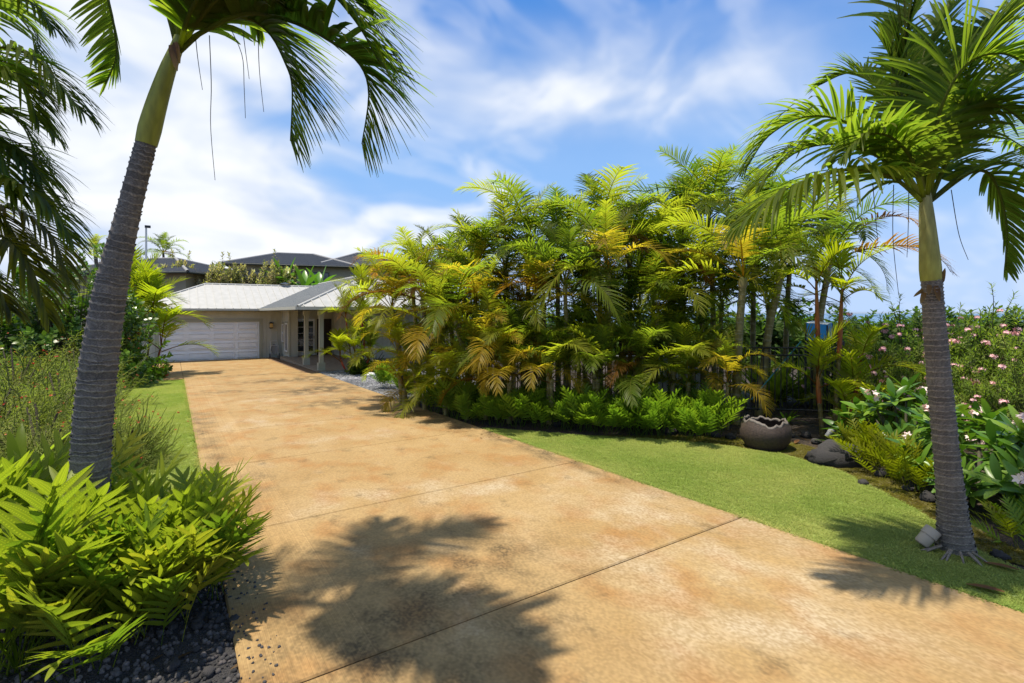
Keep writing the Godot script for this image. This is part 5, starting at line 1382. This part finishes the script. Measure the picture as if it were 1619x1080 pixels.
func build_ferns() -> void:
	make_fern_fronds()
	var k := 0
	for q in [[20, 985, 24, 1.12, "tall spotted fern clump left of the leaning palm"], [-80, 960, 22, 1.2, "tall spotted fern clump left of the leaning palm"], [110, 990, 24, 1.0, "bright spotted fern clump in front of the leaning palm's foot"], [180, 985, 22, 1.0, "bright spotted fern clump in front of the leaning palm's foot"], [240, 965, 22, 0.95, "yellow green fern clump arching towards the black cinders"], [285, 940, 20, 0.86, "yellow tipped fern clump leaning over the concrete edge"], [315, 890, 18, 0.78, "yellow tipped fern clump leaning over the concrete edge"],
			[215, 890, 22, 0.85, "dense fern clump between the palm trunk and the drive"], [60, 910, 24, 1.15, "tall spotted fern clump left of the leaning palm"], [-30, 1060, 20, 1.15, "low fern clump among the cinders below the tall ferns"], [265, 865, 18, 0.84, "dense fern clump between the palm trunk and the drive"], [165, 1030, 16, 0.85, "low fern clump among the cinders below the tall ferns"], [250, 1000, 18, 0.85, "yellow green fern clump arching towards the black cinders"], [318, 945, 16, 0.76, "yellow tipped fern clump leaning over the concrete edge"]]:
		var p := gp(q[0], q[1])
		var kinds := ["hero", "hero", "hero", "hero_green", "hero_yellow"] if k > 2 else ["hero", "hero", "hero", "hero_green"]
		fern(q[4], "large ferns at the foot of the leaning palm", p, int(q[2] * 0.85), q[3], kinds, 0.2, 4000 + k * 11, (rgt * 0.6 - fwd))
		k += 1
	k = 0
	for q in [[690, 652], [720, 662], [750, 668], [785, 672], [822, 674], [858, 676], [895, 678], [932, 681], [968, 684], [1004, 687], [1040, 690], [1078, 692], [1110, 695], [612, 612], [640, 622], [655, 632], [705, 640], [735, 652], [765, 658], [800, 660], [838, 662], [875, 664], [912, 668], [950, 670], [985, 674], [1022, 676], [1058, 678], [1092, 682], [1125, 685], [720, 632], [780, 642], [850, 645], [930, 650], [1000, 655], [1075, 660]]:
		fern("green fern in the row of ferns under the areca screen", "bed ferns under the arecas", gp(q[0], q[1]), 19, 0.80 + 0.10 * sin(k * 2.1), ["bed", "bed_light", "bed"], 0.16, 5000 + k * 7, -fwd)
		k += 1
	for q in [[1385, 742], [1412, 758], [1362, 725], [1440, 775]]:
		fern("golden yellow fern between the lava boulder and the plumerias", "golden ferns by the boulder", gp(q[0], q[1]), 22, 0.62, ["golden"], 0.14, 6000 + k, Vector3.ZERO)
		k += 1
	for q in [[1612, 868], [1600, 835]]:
		fern("small green fern on the soil right of the straight manila palm", "small ferns by the straight palm", gp(q[0], q[1]), 16, 0.42, ["golden", "bed_light"], 0.12, 6100 + k, Vector3.ZERO)
		k += 1
	for q in [[225, 600], [205, 598], [255, 598]]:
		fern("fern at the edge of the strip lawn under the bushy sealing wax palm", "ferns by the garage", gp(q[0], q[1]), 12, 0.8, ["bed_light", "bed"], 0.2, 6200 + k, -fwd)
		k += 1
	strap_plant("grassy_plant", "fine grassy plant with thread leaves among the cinders below the ferns", "plant", gp(30, 1060), 60, 0.42, 0.004, Color(0.11, 0.19, 0.02), Color(0.2, 0.27, 0.03), 640, 0.3)
	for q in [[1245, 668], [1205, 655], [1330, 705]]:
		strap_plant("young_plant", "young strap leafed plant in the soil before the black fence", "plant", gp(q[0], q[1]), 9, 0.34, 0.03, Color(0.08, 0.17, 0.03), Color(0.15, 0.24, 0.04), 650 + k, 0.5, "young plants by the fence")
		k += 1
	for q in [[1225, 12.4], [1265, 12.8], [1205, 12.8], [1300, 12.6]]:
		strap_plant("dracaena_plant", "yellow green dracaena standing behind the black fence", "plant", on_ground(under(q[0], q[1]).x, under(q[0], q[1]).z, 0.0), 46, 1.5, 0.045, Color(0.20, 0.26, 0.03), Color(0.34, 0.36, 0.05), 660 + k, 0.5, "dracaenas behind the fence")
		k += 1

func build_small_things() -> void:
	# clay pot with a broken rim
	var pp := gp(1210, 706)
	pp.y = gy(pp.x, pp.z) - 0.01
	var pot := thing("clay_pot", pp, "dark round clay pot with jagged broken rim on the mossy ground", "pot")
	var f := noise(1.0, 5, 3)
	var body := MB.new()
	var rim := MB.new()
	var inner := MB.new()
	var prof := [[0.0, 0.27], [0.03, 0.30], [0.12, 0.36], [0.24, 0.385], [0.34, 0.37], [0.42, 0.325]]
	var sides := 48
	for r in prof.size():
		for s in sides:
			var a := TAU * s / sides
			var jag: float = (f.get_noise_2d(cos(a) * 1.0, sin(a) * 1.0) * 0.10 + f.get_noise_2d(s * 0.37, 3.0) * 0.03) * smoothstep(0.25, 0.42, prof[r][0])
			var y: float = prof[r][0] + jag
			var o := Vector3(cos(a), 0, sin(a))
			var slope: float = [-0.9, -0.6, -0.35, 0.05, 0.45, 0.6][r]
			body.vert(o * prof[r][1] + Vector3(0, y, 0), (o + Vector3(0, slope, 0)).normalized(), Color.WHITE, Vector2(float(s) / sides, y))
			inner.vert(o * (prof[r][1] - 0.028) + Vector3(0, y + 0.004, 0), -(o + Vector3(0, slope, 0)).normalized(), Color.WHITE, Vector2(float(s) / sides, y))
			if r == prof.size() - 1:
				rim.vert(o * (prof[r][1] + 0.012) + Vector3(0, y - 0.02, 0), o, Color.WHITE); rim.vert(o * (prof[r][1] - 0.01) + Vector3(0, y + 0.022, 0), Vector3.UP, Color.WHITE); rim.vert(o * (prof[r][1] - 0.035) + Vector3(0, y - 0.01, 0), -o, Color.WHITE)
	for r in prof.size() - 1:
		for s in sides:
			var s2 := (s + 1) % sides
			body.quad(r * sides + s, r * sides + s2, (r + 1) * sides + s2, (r + 1) * sides + s)
			inner.quad(r * sides + s, r * sides + s2, (r + 1) * sides + s2, (r + 1) * sides + s)
	for s in sides:
		var s2 := (s + 1) % sides
		for e in 2: rim.quad(s * 3 + e, s2 * 3 + e, s2 * 3 + e + 1, s * 3 + e + 1)
	local("body", body.mesh(), M.clay, pot)
	local("inside", inner.mesh(), M.clay, pot)
	local("broken_rim", rim.mesh(), M.rim, pot)
	var dirt := CylinderMesh.new()
	dirt.top_radius = 0.33; dirt.bottom_radius = 0.27; dirt.height = 0.14; dirt.radial_segments = 24
	local("soil", dirt, M.soil, pot, Transform3D(Basis.IDENTITY, Vector3(0, 0.09, 0)))
	# lava boulders and stones
	var rocks := [rock_mesh(31, 0.45, 14), rock_mesh(32, 0.75, 14), rock_mesh(33, 0.6, 10)]
	var br := part("lava_boulder", rocks[0], M.lava, self, Transform3D(Basis(Vector3.UP, -yaw).scaled_local(Vector3(0.42, 0.20, 0.28)), gp(1326, 730) + Vector3(0, 0.05, 0)))
	tag(br, "long flat topped black lava boulder on the mossy lawn edge", "boulder", "lava rocks")
	var list := [[1470, 790, 0.10], [1440, 775, 0.07], [1395, 752, 0.09], [1365, 765, 0.06], [1210, 655, 0.12], [1275, 690, 0.10], [1290, 700, 0.08], [1250, 690, 0.07], [880, 672, 0.13], [1060, 684, 0.12], [1155, 693, 0.10], [1130, 690, 0.09], [820, 668, 0.10], [1580, 880, 0.06], [1492, 800, 0.06]]
	rng.seed = 91
	for i in list.size():
		var q: Array = list[i]
		var s: float = q[2]
		var o := part("lava_rock", rocks[i % 3], M.lava, self, Transform3D(Basis(Vector3.UP, i * 1.3).scaled_local(Vector3(s, s * 0.65, s * 0.85)), gp(q[0], q[1]) + Vector3(0, s * 0.2, 0)))
		tag(o, "rough black lava rock half sunk in the palm bed soil", "rock", "lava rocks in the palm bed")
	for i in 26:
		var q := gp(rnd(150, 385), rnd(960, 1075))
		if q.x > 0.36: q.x = rnd(-0.3, 0.3)
		var s := rnd(0.018, 0.042)
		var o := part("cinder_stone", rocks[i % 3], M.lava, self, Transform3D(Basis(Vector3.UP, i * 1.7).scaled_local(Vector3(s, s * 0.7, s * 0.9)), on_ground(q.x, q.z, s * 0.4)))
		tag(o, "large dark stone among the black cinders beside the drive", "stone", "larger stones in the cinders")
	var ws := part("white_stone", rocks[2], M.pale_plastic, self, Transform3D(Basis.IDENTITY.scaled_local(Vector3(0.20, 0.10, 0.16)), on_ground(6.25, -19.2, 0.05)))
	tag(ws, "pale stone lying on the grey gravel before the porch", "stone")
	var ds := part("lava_rock", rocks[1], M.lava, self, Transform3D(Basis.IDENTITY.scaled_local(Vector3(0.36, 0.13, 0.2)), on_ground(7.0, -19.3, 0.06)))
	tag(ds, "low dark lava rock beside the pale stone on the gravel", "rock")
	# garden spotlights
	spotlight("tan tubular garden spotlight on the lawn at the straight palm's foot", gp(1466, 868), 0.065, 0.17, M.tan, rgt * 0.75 + Vector3(0, 0.8, 0))
	spotlight("small grey garden spotlight on the lava boulder by the sealing wax palm", gp(1312, 700) + Vector3(0, 0.05, 0), 0.05, 0.15, M.grey_plastic, rgt * 0.6 + Vector3(0, 0.8, 0))
	var st := on_ground(5.9, -16.6)
	var stake := thing("path_light", st, "short dark path light stake in the grey gravel", "light")
	local("stake", boxm(-0.015, 0.015, 0, 0.28, -0.015, 0.015), M.black_metal, stake)
	local("cap", boxm(-0.04, 0.04, 0.28, 0.33, -0.04, 0.04), M.black_metal, stake)
	# pale aerial roots at the foot of the right palm
	rng.seed = 93
	var rp := gp(1512, 876)
	var rt := thing("palm_roots", rp, "pale finger-like surface roots at the straight palm's foot", "roots")
	for i in 9:
		var a := -yaw + PI + rnd(-0.5, 2.6)
		var d := Vector3(cos(a), 0, -sin(a))
		var b := MB.new()
		b.tube(spline([d * 0.11 + Vector3(0, 0.06, 0), d * 0.17 + Vector3(0, 0.035, 0), d * rnd(0.20, 0.28) + Vector3(0, 0.0, 0)], 6), 0.012, 0.007, 6, Color(0.34, 0.30, 0.25), Color(0.42, 0.38, 0.33))
		local("root", b.mesh(), M.bark, rt)
	# fallen leaves
	var fl := MB.new()
	fl.blade(Vector3(-0.1, 0, 0), Vector3(1, 0.12, 0), Vector3.UP, 0.22, 0.035, 0.35, 4, 0.3, Color(0.25, 0.12, 0.05), Color(0.33, 0.17, 0.07), 0, true)
	var flm := fl.mesh()
	for q in [[608, 628], [700, 660], [1260, 700], [1560, 935], [1585, 900]]:
		var o := part("fallen_leaf", flm, M.dull_leaf, self, Transform3D(Basis(Vector3.UP, q[0]), gp(q[0], q[1]) + Vector3(0, 0.035, 0)))
		tag(o, "curled brown fallen leaf lying by the drive and lawn edge", "leaf", "fallen leaves")
func spotlight(label: String, p: Vector3, r: float, length: float, m: Material, aim: Vector3) -> void:
	var root := thing("garden_spotlight", p, label, "spotlight")
	local("stake", boxm(-0.012, 0.012, -0.05, 0.07, -0.012, 0.012), M.black_metal, root)
	var t := basis_to(aim)
	var can := MB.new()
	var n := 20
	var prof := [[-0.5, 0.0], [-0.5, 0.72], [-0.44, 0.86], [0.05, 0.9], [0.05, 1.0], [0.5, 1.0], [0.5, 0.88], [0.38, 0.82]]
	for q in prof:
		for s in n:
			var a := TAU * s / n
			var o := Vector3(0, cos(a), sin(a))
			can.vert(Vector3(q[0] * length, 0, 0) + o * r * q[1], (o + Vector3(q[0] * 0.8, 0, 0)).normalized())
	for k in prof.size() - 1:
		for s in n:
			var s2 := (s + 1) % n
			can.quad(k * n + s, k * n + s2, (k + 1) * n + s2, (k + 1) * n + s)
	local("can", can.mesh(), m, root, Transform3D(t, Vector3(0, 0.11, 0)))
	var lens := CylinderMesh.new()
	lens.top_radius = r * 0.84; lens.bottom_radius = r * 0.84; lens.height = 0.008; lens.radial_segments = 20
	local("lens", lens, M.glass, root, Transform3D(t * Basis(Vector3(0, 0, 1), -PI / 2), Vector3(0, 0.11, 0) + aim.normalized() * length * 0.38))
